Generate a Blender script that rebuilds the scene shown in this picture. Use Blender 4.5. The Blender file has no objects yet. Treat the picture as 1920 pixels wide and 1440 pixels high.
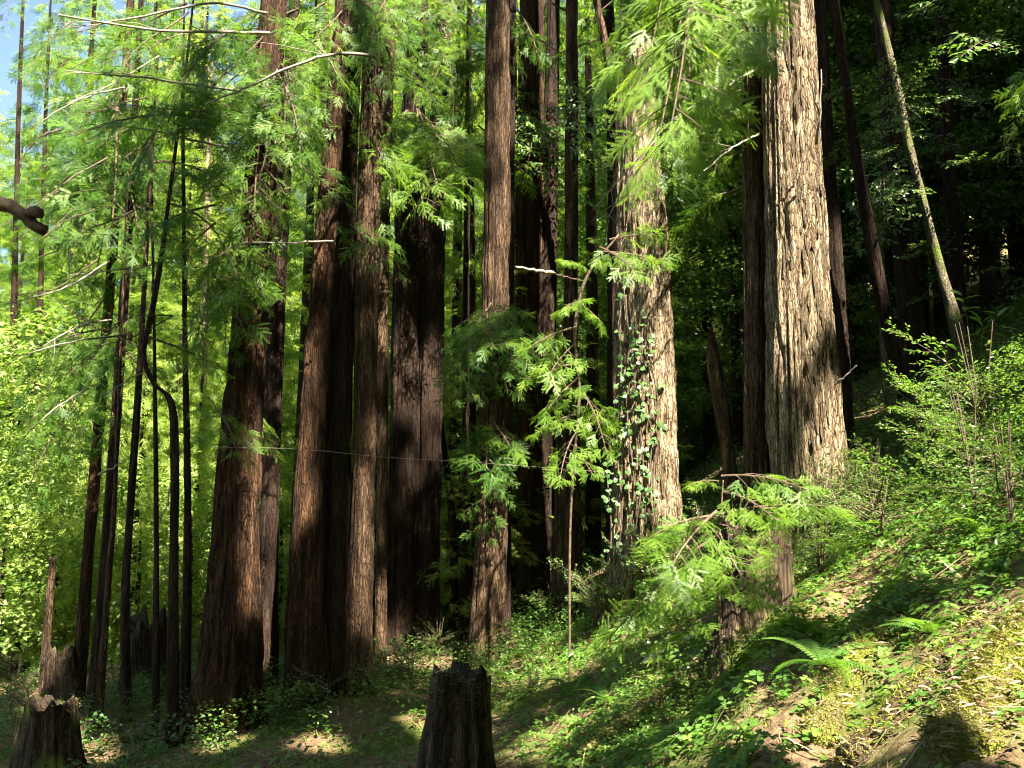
import bpy, math, random
import numpy as np
from mathutils import Vector, Matrix

# ------------------------------------------------------------------ camera, sky, sun, exposure
scene = bpy.context.scene
COL = scene.collection
F = 1700.0                      # focal length in photo pixels (1920 wide)
PITCH = math.radians(9.0)
CAMZ = 2.2
cam_d = bpy.data.cameras.new('camera'); cam = bpy.data.objects.new('camera', cam_d); COL.objects.link(cam)
cam.location = (0, 0, CAMZ); cam.rotation_euler = (math.radians(90) + PITCH, 0, 0)
cam_d.sensor_width = 36; cam_d.lens = 36 * F / 1920; cam_d.clip_end = 2000; cam_d.clip_start = 0.05
scene.camera = cam

SUN_AZ, SUN_EL = math.radians(24), math.radians(52)      # behind the camera, a little to the right
SUN = Vector((math.sin(SUN_AZ) * math.cos(SUN_EL), -math.cos(SUN_AZ) * math.cos(SUN_EL), math.sin(SUN_EL)))
world = bpy.data.worlds.new('World'); scene.world = world; world.use_nodes = True
wn = world.node_tree.nodes; wn.clear()
sky = wn.new('ShaderNodeTexSky'); sky.sky_type = 'NISHITA'; sky.sun_disc = False
sky.sun_elevation = SUN_EL; sky.sun_rotation = math.atan2(SUN.x, SUN.y)
bg = wn.new('ShaderNodeBackground'); bg.inputs['Strength'].default_value = 0.05
wo = wn.new('ShaderNodeOutputWorld')
world.node_tree.links.new(sky.outputs[0], bg.inputs[0]); world.node_tree.links.new(bg.outputs[0], wo.inputs[0])
sun_d = bpy.data.lights.new('sun', 'SUN'); sun_d.energy = 5.0; sun_d.angle = math.radians(0.53); sun_d.color = (1.0, 0.93, 0.80)
sun = bpy.data.objects.new('sun', sun_d); COL.objects.link(sun)
sun.rotation_euler = (-SUN).to_track_quat('-Z', 'Y').to_euler(); sun.location = SUN * 60
vs = scene.view_settings
vs.view_transform = 'Standard'; vs.look = 'None'; vs.gamma = 1.0; vs.use_curve_mapping = False
vs.exposure = 2.9
cy = scene.cycles
cy.max_bounces = 3; cy.diffuse_bounces = 2; cy.transmission_bounces = 2; cy.glossy_bounces = 2; cy.transparent_max_bounces = 4
cy.use_adaptive_sampling = True; cy.adaptive_threshold = .035; cy.adaptive_min_samples = 24
cy.use_denoising = True; cy.denoising_prefilter = 'ACCURATE'; cy.denoising_input_passes = 'RGB_ALBEDO_NORMAL'
cy.sample_clamp_indirect = 6; cy.filter_width = 1.1
cy.caustics_reflective = False; cy.caustics_refractive = False

rng = np.random.default_rng(7); random.seed(7)
CP, SP = math.cos(PITCH), math.sin(PITCH)

# ------------------------------------------------------------------ numeric helpers
_perm = np.random.default_rng(3).random((64, 64, 64)).astype(np.float32)
def vnoise(x, y, z):
    x, y, z = np.broadcast_arrays(np.asarray(x, float), np.asarray(y, float), np.asarray(z, float))
    xi, yi, zi = np.floor(x), np.floor(y), np.floor(z)
    fx, fy, fz = x - xi, y - yi, z - zi
    fx, fy, fz = fx*fx*(3-2*fx), fy*fy*(3-2*fy), fz*fz*(3-2*fz)
    xi, yi, zi = xi.astype(int) & 63, yi.astype(int) & 63, zi.astype(int) & 63
    x1, y1, z1 = (xi+1) & 63, (yi+1) & 63, (zi+1) & 63
    p = _perm
    a = p[xi, yi, zi]*(1-fx) + p[x1, yi, zi]*fx; b = p[xi, y1, zi]*(1-fx) + p[x1, y1, zi]*fx
    c = p[xi, yi, z1]*(1-fx) + p[x1, yi, z1]*fx; d = p[xi, y1, z1]*(1-fx) + p[x1, y1, z1]*fx
    return (a*(1-fy) + b*fy)*(1-fz) + (c*(1-fy) + d*fy)*fz
def fbm(x, y, z, o=3):
    s, a, t = 0, 1.0, 0
    for k in range(o):
        s = s + a*vnoise(x*2**k + 7*k, y*2**k + 3*k, z*2**k + 11*k); t += a; a *= .5
    return s/t - .5
def ramp(x, k=0.5): return np.where(x/k > 30, x, k*np.log1p(np.exp(np.minimum(x/k, 30))))
def sstep(a, b, x):
    t = np.clip((x-a)/(b-a), 0, 1); return t*t*(3-2*t)

def ground_z(x, y):
    x = np.asarray(x, float); y = np.asarray(y, float)
    z = 0.59*ramp(x, .45) - 0.13*ramp(-x, .6) - .16
    left = 1 - sstep(-1, 7, x - .12*(y-15))
    z = z + .09*ramp(y-10, 1.)*(1-sstep(21, 26, y)*.0) - left*0.33*ramp(y-21, 1.5) + 0.42*ramp(y-46, 4)
    z = z - sstep(6, 40, x)*.25*(x-6)                      # the hillside eases off far to the right
    z = z + .35*fbm(x*.45, y*.45, 1.3, 2) + .16*fbm(x*1.4, y*1.4, 4.1, 2)
    # eroded ribs on the near bank, running up and to the right
    u = (x*.80 - y*.60)
    near = sstep(.3, 1.6, x)*(1 - sstep(7.5, 9.5, y))
    z = z + near*(.62*(1 - np.abs(2*vnoise(u*1.5 + .4, (x+y)*.28, 9.2) - 1)) - .31)
    z = z + .05*fbm(x*5, y*5, 2.2, 2)
    return z

def pix_dir(u, v):
    a, b = (u-960)/F, (720-v)/F
    return np.array([a, CP - b*SP, SP + b*CP])
def P(u, v, Y):
    d = pix_dir(u, v); return np.array([0, 0, CAMZ]) + d*(Y/d[1])
def ground_hit(u, v, y0=2.5, y1=45):
    ys = np.linspace(y0, y1, 900); d = pix_dir(u, v)
    pts = ys/d[1]
    zz = CAMZ + d[2]*pts; g = ground_z(d[0]*pts, ys)
    k = np.nonzero(zz <= g)[0]
    return float(ys[k[0]]) if len(k) else y1
def G(u, v):
    Y = ground_hit(u, v); p = P(u, v, Y); p[2] = float(ground_z(p[0], p[1])); return p
def px2m(w, Y): return w*Y/F

def mesh_np(name, V, faces, mats=(), midx=None, tint=None, smooth=False):
    me = bpy.data.meshes.new(name)
    V = np.asarray(V, np.float32)
    me.vertices.add(len(V)); me.vertices.foreach_set('co', V.ravel())
    faces = [np.asarray(f, np.int32) for f in faces if len(f)]
    tot = np.concatenate([np.full(len(f), f.shape[1], np.int32) for f in faces])
    loops = np.concatenate([f.ravel() for f in faces])
    me.loops.add(len(loops)); me.loops.foreach_set('vertex_index', loops)
    me.polygons.add(len(tot))
    st = np.concatenate([[0], np.cumsum(tot)[:-1]]).astype(np.int32)
    me.polygons.foreach_set('loop_start', st); me.polygons.foreach_set('loop_total', tot)
    for m in mats: me.materials.append(m)
    if midx is not None: me.polygons.foreach_set('material_index', np.asarray(midx, np.int32))
    me.polygons.foreach_set('use_smooth', np.full(len(tot), smooth, bool))
    if tint is not None:
        at = me.attributes.new('tint', 'FLOAT', 'POINT'); at.data.foreach_set('value', np.asarray(tint, np.float32))
    me.update(calc_edges=True)
    return me

class Geo:
    """collects triangles and quads"""
    def __init__(s): s.V, s.T, s.Q, s.t, s.n = [], [], [], [], 0
    def add(s, V, T=None, Q=None, tint=0.5):
        V = np.asarray(V, float).reshape(-1, 3)
        if T is not None and len(T): s.T.append(np.asarray(T, int).reshape(-1, 3) + s.n)
        if Q is not None and len(Q): s.Q.append(np.asarray(Q, int).reshape(-1, 4) + s.n)
        s.V.append(V); s.t.append(np.broadcast_to(np.asarray(tint, float), (len(V),))); s.n += len(V)
    def stamp(s, src, M, tint):
        """src=(V,T); M (m,4,4); tint (m,)"""
        V, T = src; m = len(M)
        if not m: return
        W = np.einsum('mij,nj->mni', M[:, :3, :3], V) + M[:, None, :3, 3]
        TT = (T[None] + (np.arange(m)*len(V))[:, None, None]).reshape(-1, 3)
        s.add(W.reshape(-1, 3), TT, None, np.repeat(tint, len(V)))
    def arrays(s):
        V = np.concatenate(s.V); t = np.concatenate(s.t)
        T = np.concatenate(s.T) if s.T else np.zeros((0, 3), int)
        Q = np.concatenate(s.Q) if s.Q else np.zeros((0, 4), int)
        return V, T, Q, t
    def mesh(s, name, mat, smooth=False):
        V, T, Q, t = s.arrays(); return mesh_np(name, V, [T, Q], [mat], None, t, smooth)

def rot(ax, a):
    c, s = np.cos(a), np.sin(a); o, z = np.ones_like(a), np.zeros_like(a)
    m = {'x': [[o, z, z], [z, c, -s], [z, s, c]], 'y': [[c, z, s], [z, o, z], [-s, z, c]], 'z': [[c, -s, z], [s, c, z], [z, z, o]]}[ax]
    return np.moveaxis(np.array(m), -1, 0)
def mats4(R, pos, scale=None):
    m = np.zeros((len(pos), 4, 4)); m[:, :3, :3] = R if scale is None else R*np.asarray(scale)[:, None, None]
    m[:, :3, 3] = pos; m[:, 3, 3] = 1; return m

def tube(geo, pts, rad, sides=6, tint=.5, cap=True):
    pts = np.asarray(pts, float); rad = np.broadcast_to(np.asarray(rad, float), (len(pts),))
    d = np.gradient(pts, axis=0); d /= np.linalg.norm(d, axis=1, keepdims=True) + 1e-9
    ref = np.array([0, 0, 1.]) if abs(d[:, 2]).mean() < .8 else np.array([0, 1., 0])
    a = np.cross(d, ref); a /= np.linalg.norm(a, axis=1, keepdims=True) + 1e-9; b = np.cross(d, a)
    th = np.arange(sides)/sides*2*np.pi
    V = pts[:, None] + rad[:, None, None]*(np.cos(th)[None, :, None]*a[:, None] + np.sin(th)[None, :, None]*b[:, None])
    n = len(pts); i = np.arange(n-1)[:, None]*sides; j = np.arange(sides)[None]; k = (j+1) % sides
    Q = np.stack([i+j, i+k, i+k+sides, i+j+sides], -1).reshape(-1, 4)
    V = V.reshape(-1, 3)
    T = None
    if cap:
        V = np.vstack([V, pts[0], pts[-1]]); jj = np.arange(sides)
        T = np.vstack([np.stack([jj, np.full(sides, n*sides), (jj+1) % sides], -1),
                       np.stack([jj+(n-1)*sides, (jj+1) % sides+(n-1)*sides, np.full(sides, n*sides+1)], -1)])
    geo.add(V, T, Q, tint)

def smooth_line(pts, n, ts=None):
    """Catmull-Rom through pts (k,d), n samples"""
    pts = np.asarray(pts, float)
    if len(pts) == 2: return pts[0] + (pts[1]-pts[0])*np.linspace(0, 1, n)[:, None]
    e = np.vstack([2*pts[0]-pts[1], pts, 2*pts[-1]-pts[-2]])
    t = np.linspace(0, len(pts)-1-1e-6, n) if ts is None else np.minimum(ts, len(pts)-1-1e-6); i = t.astype(int); f = (t-i)[:, None]
    a, b, c, d = e[i], e[i+1], e[i+2], e[i+3]
    return .5*((2*b) + (-a+c)*f + (2*a-5*b+4*c-d)*f*f + (-a+3*b-3*c+d)*f**3)

# ------------------------------------------------------------------ materials
def newmat(name):
    m = bpy.data.materials.new(name); m.use_nodes = True; n = m.node_tree.nodes; n.clear()
    return m, n, m.node_tree.links
def ramp_node(n, stops):
    r = n.new('ShaderNodeValToRGB'); e = r.color_ramp.elements
    while len(e) < len(stops): e.new(.5)
    for el, (p, c) in zip(e, stops): el.position = p; el.color = (*c, 1)
    return r
def leaf_mat(name, dark, mid, light, trans=.45, rough=.45, spec=.35, tmul=1.6, jitter=.35):
    m, n, l = newmat(name)
    at = n.new('ShaderNodeAttribute'); at.attribute_name = 'tint'
    oi = n.new('ShaderNodeObjectInfo')
    ma = n.new('ShaderNodeMath'); ma.operation = 'MULTIPLY_ADD'; ma.inputs[1].default_value = jitter; l.new(oi.outputs['Random'], ma.inputs[0])
    sub = n.new('ShaderNodeMath'); sub.operation = 'SUBTRACT'; sub.inputs[1].default_value = jitter/2
    l.new(at.outputs['Fac'], ma.inputs[2]); l.new(ma.outputs[0], sub.inputs[0])
    r = ramp_node(n, [(0, dark), (.5, mid), (1, light)]); l.new(sub.outputs[0], r.inputs[0])
    p = n.new('ShaderNodeBsdfPrincipled'); p.inputs['Roughness'].default_value = rough; p.inputs['Specular IOR Level'].default_value = spec
    l.new(r.outputs[0], p.inputs['Base Color'])
    t = n.new('ShaderNodeBsdfTranslucent')
    mx = n.new('ShaderNodeMix'); mx.data_type = 'RGBA'; mx.blend_type = 'MULTIPLY'; mx.inputs[0].default_value = 1
    l.new(r.outputs[0], mx.inputs[6]); mx.inputs[7].default_value = (tmul*1.1, tmul*1.15, tmul*.55, 1); l.new(mx.outputs[2], t.inputs['Color'])
    s = n.new('ShaderNodeMixShader'); s.inputs[0].default_value = trans
    o = n.new('ShaderNodeOutputMaterial'); l.new(p.outputs[0], s.inputs[1]); l.new(t.outputs[0], s.inputs[2]); l.new(s.outputs[0], o.inputs[0])
    return m
def bark_mat(name, a, b, c, moss=0.0, sxy=9.0, sz=.7, bump=.6, mosscol=(.10, .13, .02)):
    m, n, l = newmat(name)
    tc = n.new('ShaderNodeTexCoord'); mp = n.new('ShaderNodeMapping'); mp.inputs['Scale'].default_value = (sxy, sxy, sz); l.new(tc.outputs['Object'], mp.inputs[0])
    n1 = n.new('ShaderNodeTexNoise'); n1.inputs['Scale'].default_value = 1.0; n1.inputs['Detail'].default_value = 5; n1.inputs['Roughness'].default_value = .6; l.new(mp.outputs[0], n1.inputs[0])
    mp2 = n.new('ShaderNodeMapping'); mp2.inputs['Scale'].default_value = (sxy*5, sxy*5, sz*3.5); l.new(tc.outputs['Object'], mp2.inputs[0])
    n2 = n.new('ShaderNodeTexNoise'); n2.inputs['Scale'].default_value = 1.0; n2.inputs['Detail'].default_value = 4; l.new(mp2.outputs[0], n2.inputs[0])
    n3 = n.new('ShaderNodeTexNoise'); n3.inputs['Scale'].default_value = 1.1; n3.inputs['Detail'].default_value = 3; l.new(tc.outputs['Object'], n3.inputs[0])
    mp3 = n.new('ShaderNodeMapping'); mp3.inputs['Scale'].default_value = (sxy*2.4, sxy*2.4, sz*3.2); l.new(tc.outputs['Object'], mp3.inputs[0])
    vo = n.new('ShaderNodeTexVoronoi'); vo.feature = 'DISTANCE_TO_EDGE'; vo.inputs['Scale'].default_value = 1.0; l.new(mp3.outputs[0], vo.inputs[0])
    vm = n.new('ShaderNodeMapRange'); vm.inputs[1].default_value = 0; vm.inputs[2].default_value = .12; vm.inputs[3].default_value = -.16; vm.inputs[4].default_value = 0.03; l.new(vo.outputs['Distance'], vm.inputs[0])
    ad0 = n.new('ShaderNodeMath'); ad0.operation = 'MULTIPLY_ADD'; ad0.inputs[1].default_value = .55; l.new(n2.outputs[0], ad0.inputs[0]); l.new(n1.outputs[0], ad0.inputs[2])
    ad = n.new('ShaderNodeMath'); ad.operation = 'ADD'; l.new(ad0.outputs[0], ad.inputs[0]); l.new(vm.outputs[0], ad.inputs[1])
    sb = n.new('ShaderNodeMath'); sb.operation = 'SUBTRACT'; sb.inputs[1].default_value = .28; l.new(ad.outputs[0], sb.inputs[0])
    r = ramp_node(n, [(.30, a), (.5, b), (.72, c)]); l.new(sb.outputs[0], r.inputs[0])
    col = r.outputs[0]
    if moss > 0:
        mr = n.new('ShaderNodeMapRange'); mr.inputs[1].default_value = .62 - moss*.3; mr.inputs[2].default_value = .72 - moss*.25; l.new(n3.outputs[0], mr.inputs[0])
        mm = n.new('ShaderNodeMix'); mm.data_type = 'RGBA'; l.new(mr.outputs[0], mm.inputs[0]); l.new(col, mm.inputs[6]); mm.inputs[7].default_value = (*mosscol, 1); col = mm.outputs[2]
    p = n.new('ShaderNodeBsdfPrincipled'); p.inputs['Roughness'].default_value = .85; p.inputs['Specular IOR Level'].default_value = .15
    l.new(col, p.inputs['Base Color'])
    bp = n.new('ShaderNodeBump'); bp.inputs['Strength'].default_value = bump; bp.inputs['Distance'].default_value = .05; l.new(ad.outputs[0], bp.inputs['Height']); l.new(bp.outputs[0], p.inputs['Normal'])
    o = n.new('ShaderNodeOutputMaterial'); l.new(p.outputs[0], o.inputs[0])
    return m
def plain_mat(name, a, b, scale=20, rough=.8, tint=False, trans=0):
    m, n, l = newmat(name)
    if tint:
        src = n.new('ShaderNodeAttribute'); src.attribute_name = 'tint'; out = src.outputs['Fac']; st = [(0, a), (1, b)]
    else:
        tc = n.new('ShaderNodeTexCoord'); src = n.new('ShaderNodeTexNoise'); src.inputs['Scale'].default_value = scale; src.inputs['Detail'].default_value = 4
        l.new(tc.outputs['Object'], src.inputs[0]); out = src.outputs[0]; st = [(.3, a), (.7, b)]
    r = ramp_node(n, st); l.new(out, r.inputs[0])
    p = n.new('ShaderNodeBsdfPrincipled'); p.inputs['Roughness'].default_value = rough; p.inputs['Specular IOR Level'].default_value = .2; l.new(r.outputs[0], p.inputs['Base Color'])
    o = n.new('ShaderNodeOutputMaterial'); l.new(p.outputs[0], o.inputs[0]); return m

M = {}
M['needle'] = leaf_mat('redwood_needles', (.022, .064, .009), (.060, .130, .016), (.125, .195, .030), trans=.42, spec=.2)
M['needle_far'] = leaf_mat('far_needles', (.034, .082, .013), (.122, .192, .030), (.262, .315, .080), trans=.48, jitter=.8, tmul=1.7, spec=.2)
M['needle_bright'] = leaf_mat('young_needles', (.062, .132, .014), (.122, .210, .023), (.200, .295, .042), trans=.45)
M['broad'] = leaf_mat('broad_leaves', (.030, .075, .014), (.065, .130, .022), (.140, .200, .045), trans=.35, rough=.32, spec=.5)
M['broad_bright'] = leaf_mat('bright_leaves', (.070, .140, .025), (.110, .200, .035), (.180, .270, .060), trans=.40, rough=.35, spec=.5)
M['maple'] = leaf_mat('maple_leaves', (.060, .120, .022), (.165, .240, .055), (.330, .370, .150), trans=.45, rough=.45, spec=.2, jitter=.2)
M['sorrel'] = leaf_mat('sorrel_leaves', (.045, .115, .018), (.085, .175, .026), (.160, .240, .040), trans=.40, rough=.45)
M['fern'] = leaf_mat('fern_leaves', (.040, .100, .015), (.085, .170, .025), (.160, .250, .040), trans=.40)
M['ivy'] = leaf_mat('ivy_leaves', (.030, .080, .022), (.055, .115, .026), (.100, .160, .040), trans=.25, rough=.42, spec=.3)
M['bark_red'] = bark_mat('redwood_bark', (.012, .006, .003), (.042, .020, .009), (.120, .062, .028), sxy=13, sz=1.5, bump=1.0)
M['bark_dark'] = bark_mat('dark_redwood_bark', (.010, .006, .004), (.028, .015, .009), (.058, .036, .022), sxy=13, sz=1.5, bump=1.0)  # red and dark bark both darkened to put deep shade into the colour
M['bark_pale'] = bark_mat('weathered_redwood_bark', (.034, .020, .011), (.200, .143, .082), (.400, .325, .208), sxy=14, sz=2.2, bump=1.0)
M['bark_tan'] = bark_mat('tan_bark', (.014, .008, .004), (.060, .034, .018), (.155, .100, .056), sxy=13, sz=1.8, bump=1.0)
M['bark_moss'] = bark_mat('mossy_bark', (.060, .045, .028), (.140, .115, .070), (.240, .210, .130), moss=.5, sxy=16, sz=5, bump=1.0)
M['rotten'] = bark_mat('rotten_wood', (.014, .009, .006), (.045, .029, .017), (.110, .080, .046), moss=.3, sxy=12, sz=1.2)
M['log_moss'] = bark_mat('moss_covered_wood', (.070, .055, .025), (.150, .115, .050), (.230, .190, .090), moss=.8, sxy=14, sz=14, bump=1.0, mosscol=(.15, .16, .020))
M['twig'] = plain_mat('bare_twig', (.12, .10, .075), (.30, .26, .20), 30)
M['twig_dark'] = plain_mat('dark_twig', (.05, .035, .022), (.13, .09, .06), 20)
M['straw'] = plain_mat('dry_litter', (.085, .048, .024), (.36, .27, .16), tint=True)
M['moss'] = leaf_mat('moss_tuft', (.080, .085, .012), (.150, .165, .020), (.240, .250, .035), trans=.3, rough=.7, spec=.1)

def ground_mat():
    m, n, l = newmat('forest_floor')
    tc = n.new('ShaderNodeTexCoord')
    def noise(s, d=5, r=.6):
        k = n.new('ShaderNodeTexNoise'); k.inputs['Scale'].default_value = s; k.inputs['Detail'].default_value = d; k.inputs['Roughness'].default_value = r; l.new(tc.outputs['Object'], k.inputs[0]); return k
    n1, n2, n3 = noise(1.1), noise(14, 6, .7), noise(.7)
    n3.inputs['Distortion'].default_value = .6
    r1 = ramp_node(n, [(.25, (.060, .036, .020)), (.5, (.150, .095, .052)), (.75, (.300, .225, .130))]); l.new(n2.outputs[0], r1.inputs[0])
    r2 = ramp_node(n, [(.25, (.030, .050, .010)), (.6, (.085, .110, .018)), (.85, (.150, .170, .030))]); l.new(n2.outputs[0], r2.inputs[0])
    mr = n.new('ShaderNodeMapRange'); mr.inputs[1].default_value = .44; mr.inputs[2].default_value = .60; l.new(n1.outputs[0], mr.inputs[0])
    mx = n.new('ShaderNodeMix'); mx.data_type = 'RGBA'; l.new(mr.outputs[0], mx.inputs[0]); l.new(r1.outputs[0], mx.inputs[6]); l.new(r2.outputs[0], mx.inputs[7])
    p = n.new('ShaderNodeBsdfPrincipled'); p.inputs['Roughness'].default_value = .95; p.inputs['Specular IOR Level'].default_value = .1; l.new(mx.outputs[2], p.inputs['Base Color'])
    bp = n.new('ShaderNodeBump'); bp.inputs['Strength'].default_value = .9; bp.inputs['Distance'].default_value = .05; l.new(n2.outputs[0], bp.inputs['Height']); l.new(bp.outputs[0], p.inputs['Normal'])
    o = n.new('ShaderNodeOutputMaterial'); l.new(p.outputs[0], o.inputs[0]); return m
M['ground'] = ground_mat()

# ------------------------------------------------------------------ object helpers
def link(name, me, parent=None, M4=None):
    o = bpy.data.objects.new(name, me); COL.objects.link(o)
    if parent is not None: o.parent = parent
    if M4 is not None: o.matrix_local = Matrix([list(map(float, r)) for r in M4])
    return o
def tag(o, label, cat=None, group=None, kind=None):
    if label: o['label'] = label
    if cat: o['category'] = cat
    if group: o['group'] = group
    if kind: o['kind'] = kind
    return o
def thing(name, loc, label, cat, group=None):
    o = bpy.data.objects.new(name, None); COL.objects.link(o); o.location = Vector([float(c) for c in loc]); o.empty_display_size = .2
    return tag(o, label, cat, group)

# ------------------------------------------------------------------ ground
def axis_grid(lo, flo, fhi, hi, step, grow=1.18):
    a = list(np.arange(flo, fhi, step)); s = step; x = flo
    left = []
    while x > lo: s *= grow; x -= s; left.append(x)
    s = step; x = a[-1]; right = []
    while x < hi: s *= grow; x += s; right.append(x)
    return np.array(left[::-1] + a + right)
gx = axis_grid(-600, -9, 10, 600, .11); gy = axis_grid(-300, 2, 20, 700, .11)
XX, YY = np.meshgrid(gx, gy, indexing='ij')
nx, ny = len(gx), len(gy)
ii = (np.arange(nx-1)[:, None]*ny + np.arange(ny-1)[None]).ravel()
GQ = np.stack([ii, ii+ny, ii+ny+1, ii+1], -1)
g = link('forest_floor', mesh_np('forest_floor', np.stack([XX, YY, ground_z(XX, YY)], -1).reshape(-1, 3), [GQ], [M['ground']], smooth=True))
tag(g, 'sloping forest floor of brown litter and moss rising to the right', kind='structure')

# ------------------------------------------------------------------ foliage prototypes
def spray_hi(r, L=.30):
    """flat feathery spray in the xy plane, needles as narrow triangles"""
    V, T = [], []
    def twig(o, ang, ln, z0):
        n = max(4, int(ln/.0135)); d = np.array([math.cos(ang), math.sin(ang), 0]); nn = np.array([-d[1], d[0], 0])
        dr = r.uniform(.05, .5)
        for i in range(n):
            t = (i+.5)/n; b = o + d*ln*t; b = b + [0, 0, z0 - dr*ln*t*t]
            nl = .027*(1 - .5*t**3)*(.65 + .35*min(1, t*5))
            for s in (-1, 1):
                tip = b + (d*.62 + nn*s*.85)*nl + [0, 0, r.uniform(-.003, .004)]
                k = len(V); V.extend([b - d*.0062, b + d*.0062, tip]); T.append([k, k+1, k+2])
    m = 7
    for i in range(m):
        t = i/m; o = np.array([L*.15 + L*.8*t, 0, 0]); s = 1 if i % 2 else -1
        twig(o, s*r.uniform(.5, 1.1), (.15*(1-t)**.8 + .045)*r.uniform(.55, 1.2), r.uniform(-.01, .01))
    twig(np.array([L*.1, 0, 0]), 0, L*.98, 0)
    return np.array(V), np.array(T)
def spray_lo(r, L=.42):
    V, T = [], []
    def leaf(o, ang, ln, w):
        d = np.array([math.cos(ang), math.sin(ang), 0]); nn = np.array([-d[1], d[0], 0]); z = np.array([0, 0, r.uniform(-.25, .02)*ln])
        k = len(V); V.extend([o, o + d*ln*.45 + nn*w + z*.3, o + d*ln + z, o + d*ln*.45 - nn*w + z*.3]); T.extend([[k, k+1, k+2], [k, k+2, k+3]])
    for i in range(8):
        t = i/8; leaf(np.array([L*(.1+.8*t), 0, 0]), (1 if i % 2 else -1)*r.uniform(.7, 1.1), .20*(1-t)**.7*r.uniform(.8, 1.2)+.05, .018)
    leaf(np.array([0, 0, 0.]), 0, L*1.05, .018)
    return np.array(V), np.array(T)

def conifer_branch(seed, L=2.4, hi=True, dense=1.0, droop=.12):
    """wood + leaf Geo of one bough along +x"""
    r = np.random.default_rng(seed)
    sp = [spray_hi(r) if hi else spray_lo(r) for _ in range(3 if hi else 4)]
    wood, leaf = Geo(), Geo()
    xs = np.linspace(0, L, 10); zz = .05*np.sin(xs*2.1+seed) - droop*xs**2/L*1.6; yy = .06*np.sin(xs*1.7+seed*2)
    main = np.stack([xs, yy, zz], -1); tube(wood, main, np.linspace(.016, .004, 10), 5)
    pos, yaw, pit, rol, sc = [], [], [], [], []
    def put(p, a, pt, s): pos.append(p); yaw.append(a); pit.append(pt); rol.append(r.normal(0, .55)); sc.append(s*.85)
    n = int(16*dense)
    for i in range(n):
        t = (i + r.random())/n; t = .16 + .84*t; s = 1 if i % 2 else -1
        o = np.array([np.interp(t*L, xs, main[:, k]) for k in range(3)])
        ln = (.75*(1-t)**.8 + .16)*r.uniform(.6, 1.15)*L/2.4; a = s*r.uniform(.7, 1.15); dz = r.uniform(.15, .55)
        q = np.linspace(0, 1, 5)
        bl = o + np.stack([np.cos(a)*q*ln, np.sin(a)*q*ln, -dz*ln*q**2*.7], -1)
        tube(wood, bl, np.linspace(.005, .002, 5), 3, cap=False)
        kk = max(1, int(ln/.085))
        for j in range(kk):
            u = (j+.7)/kk; p = o + np.array([math.cos(a)*u*ln, math.sin(a)*u*ln, -dz*ln*u*u*.7])
            put(p, a + (1 if j % 2 else -1)*r.uniform(.35, .9)*(u < .9), r.uniform(-.1, .9), r.uniform(.5, 1.1))
        put(bl[-1]-(bl[-1]-bl[-2])*.5, a, r.uniform(.2, .7), r.uniform(.7, 1.1))
    put(main[-2], 0, .3, 1.0)
    pos = np.array(pos); yaw, pit, rol, sc = map(np.array, (yaw, pit, rol, sc))
    R = rot('z', yaw) @ rot('y', pit) @ rot('x', rol)
    pick = r.integers(0, len(sp), len(pos)); tn = np.clip(.5 + r.normal(0, .18, len(pos)) + .12*(pos[:, 0]/L-.5), 0, 1)
    for k in range(len(sp)):
        w = pick == k; leaf.stamp(sp[k], mats4(R[w], pos[w], sc[w]), tn[w])
    return wood, leaf

def leaf_shape(l, w, fold=.25, curl=.15):
    V = np.array([[0, 0, 0], [l*.3, w*.42, fold*w*.5], [l*.65, w*.45, fold*w*.5-curl*l*.3], [l, 0, -curl*l], [l*.65, -w*.45, fold*w*.5-curl*l*.3], [l*.3, -w*.42, fold*w*.5], [l*.5, 0, -curl*l*.15]])
    T = np.array([[0, 6, 1], [1, 6, 2], [2, 6, 3], [3, 6, 4], [4, 6, 5], [5, 6, 0]])
    return V, T
def broad_branch(seed, L=1.8, leaf_l=.075, n_tw=16, per=9, spread=.6, up=.1):
    r = np.random.default_rng(seed); wood, leaf = Geo(), Geo()
    xs = np.linspace(0, L, 9); main = np.stack([xs, .06*np.sin(xs*3+seed), .05*np.sin(xs*2.3+seed)+up*xs*.4-.10*xs**2/L], -1)
    tube(wood, main, np.linspace(.012, .003, 9), 5)
    pos, yaw, pit, rol, sc = [], [], [], [], []
    for i in range(n_tw):
        t = .12 + .88*(i+r.random())/n_tw; o = np.array([np.interp(t*L, xs, main[:, k]) for k in range(3)])
        a = (1 if i % 2 else -1)*r.uniform(.4, 1.3); el = r.uniform(-.4, .5); ln = spread*(1-.6*t)*r.uniform(.6, 1.2)
        d = np.array([math.cos(a)*math.cos(el), math.sin(a)*math.cos(el), math.sin(el)])
        tube(wood, np.array([o, o+d*ln*.5+[0, 0, -.01], o+d*ln]), [.004, .003, .0015], 3, cap=False)
        for j in range(per):
            u = (j+1)/per; pos.append(o + d*ln*u + r.normal(0, .012, 3)); yaw.append(a + (1 if j % 2 else -1)*r.uniform(.3, 1.2)); pit.append(r.uniform(-.35, .6)); rol.append(r.normal(0, .5)); sc.append(r.uniform(.6, 1.2))
    pos = np.array(pos); yaw, pit, rol, sc = map(np.array, (yaw, pit, rol, sc))
    R = rot('z', yaw) @ rot('y', pit) @ rot('x', rol)
    leaf.stamp(leaf_shape(leaf_l, leaf_l*.42), mats4(R, pos, sc), np.clip(.5 + r.normal(0, .22, len(pos)), 0, 1))
    return wood, leaf

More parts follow.
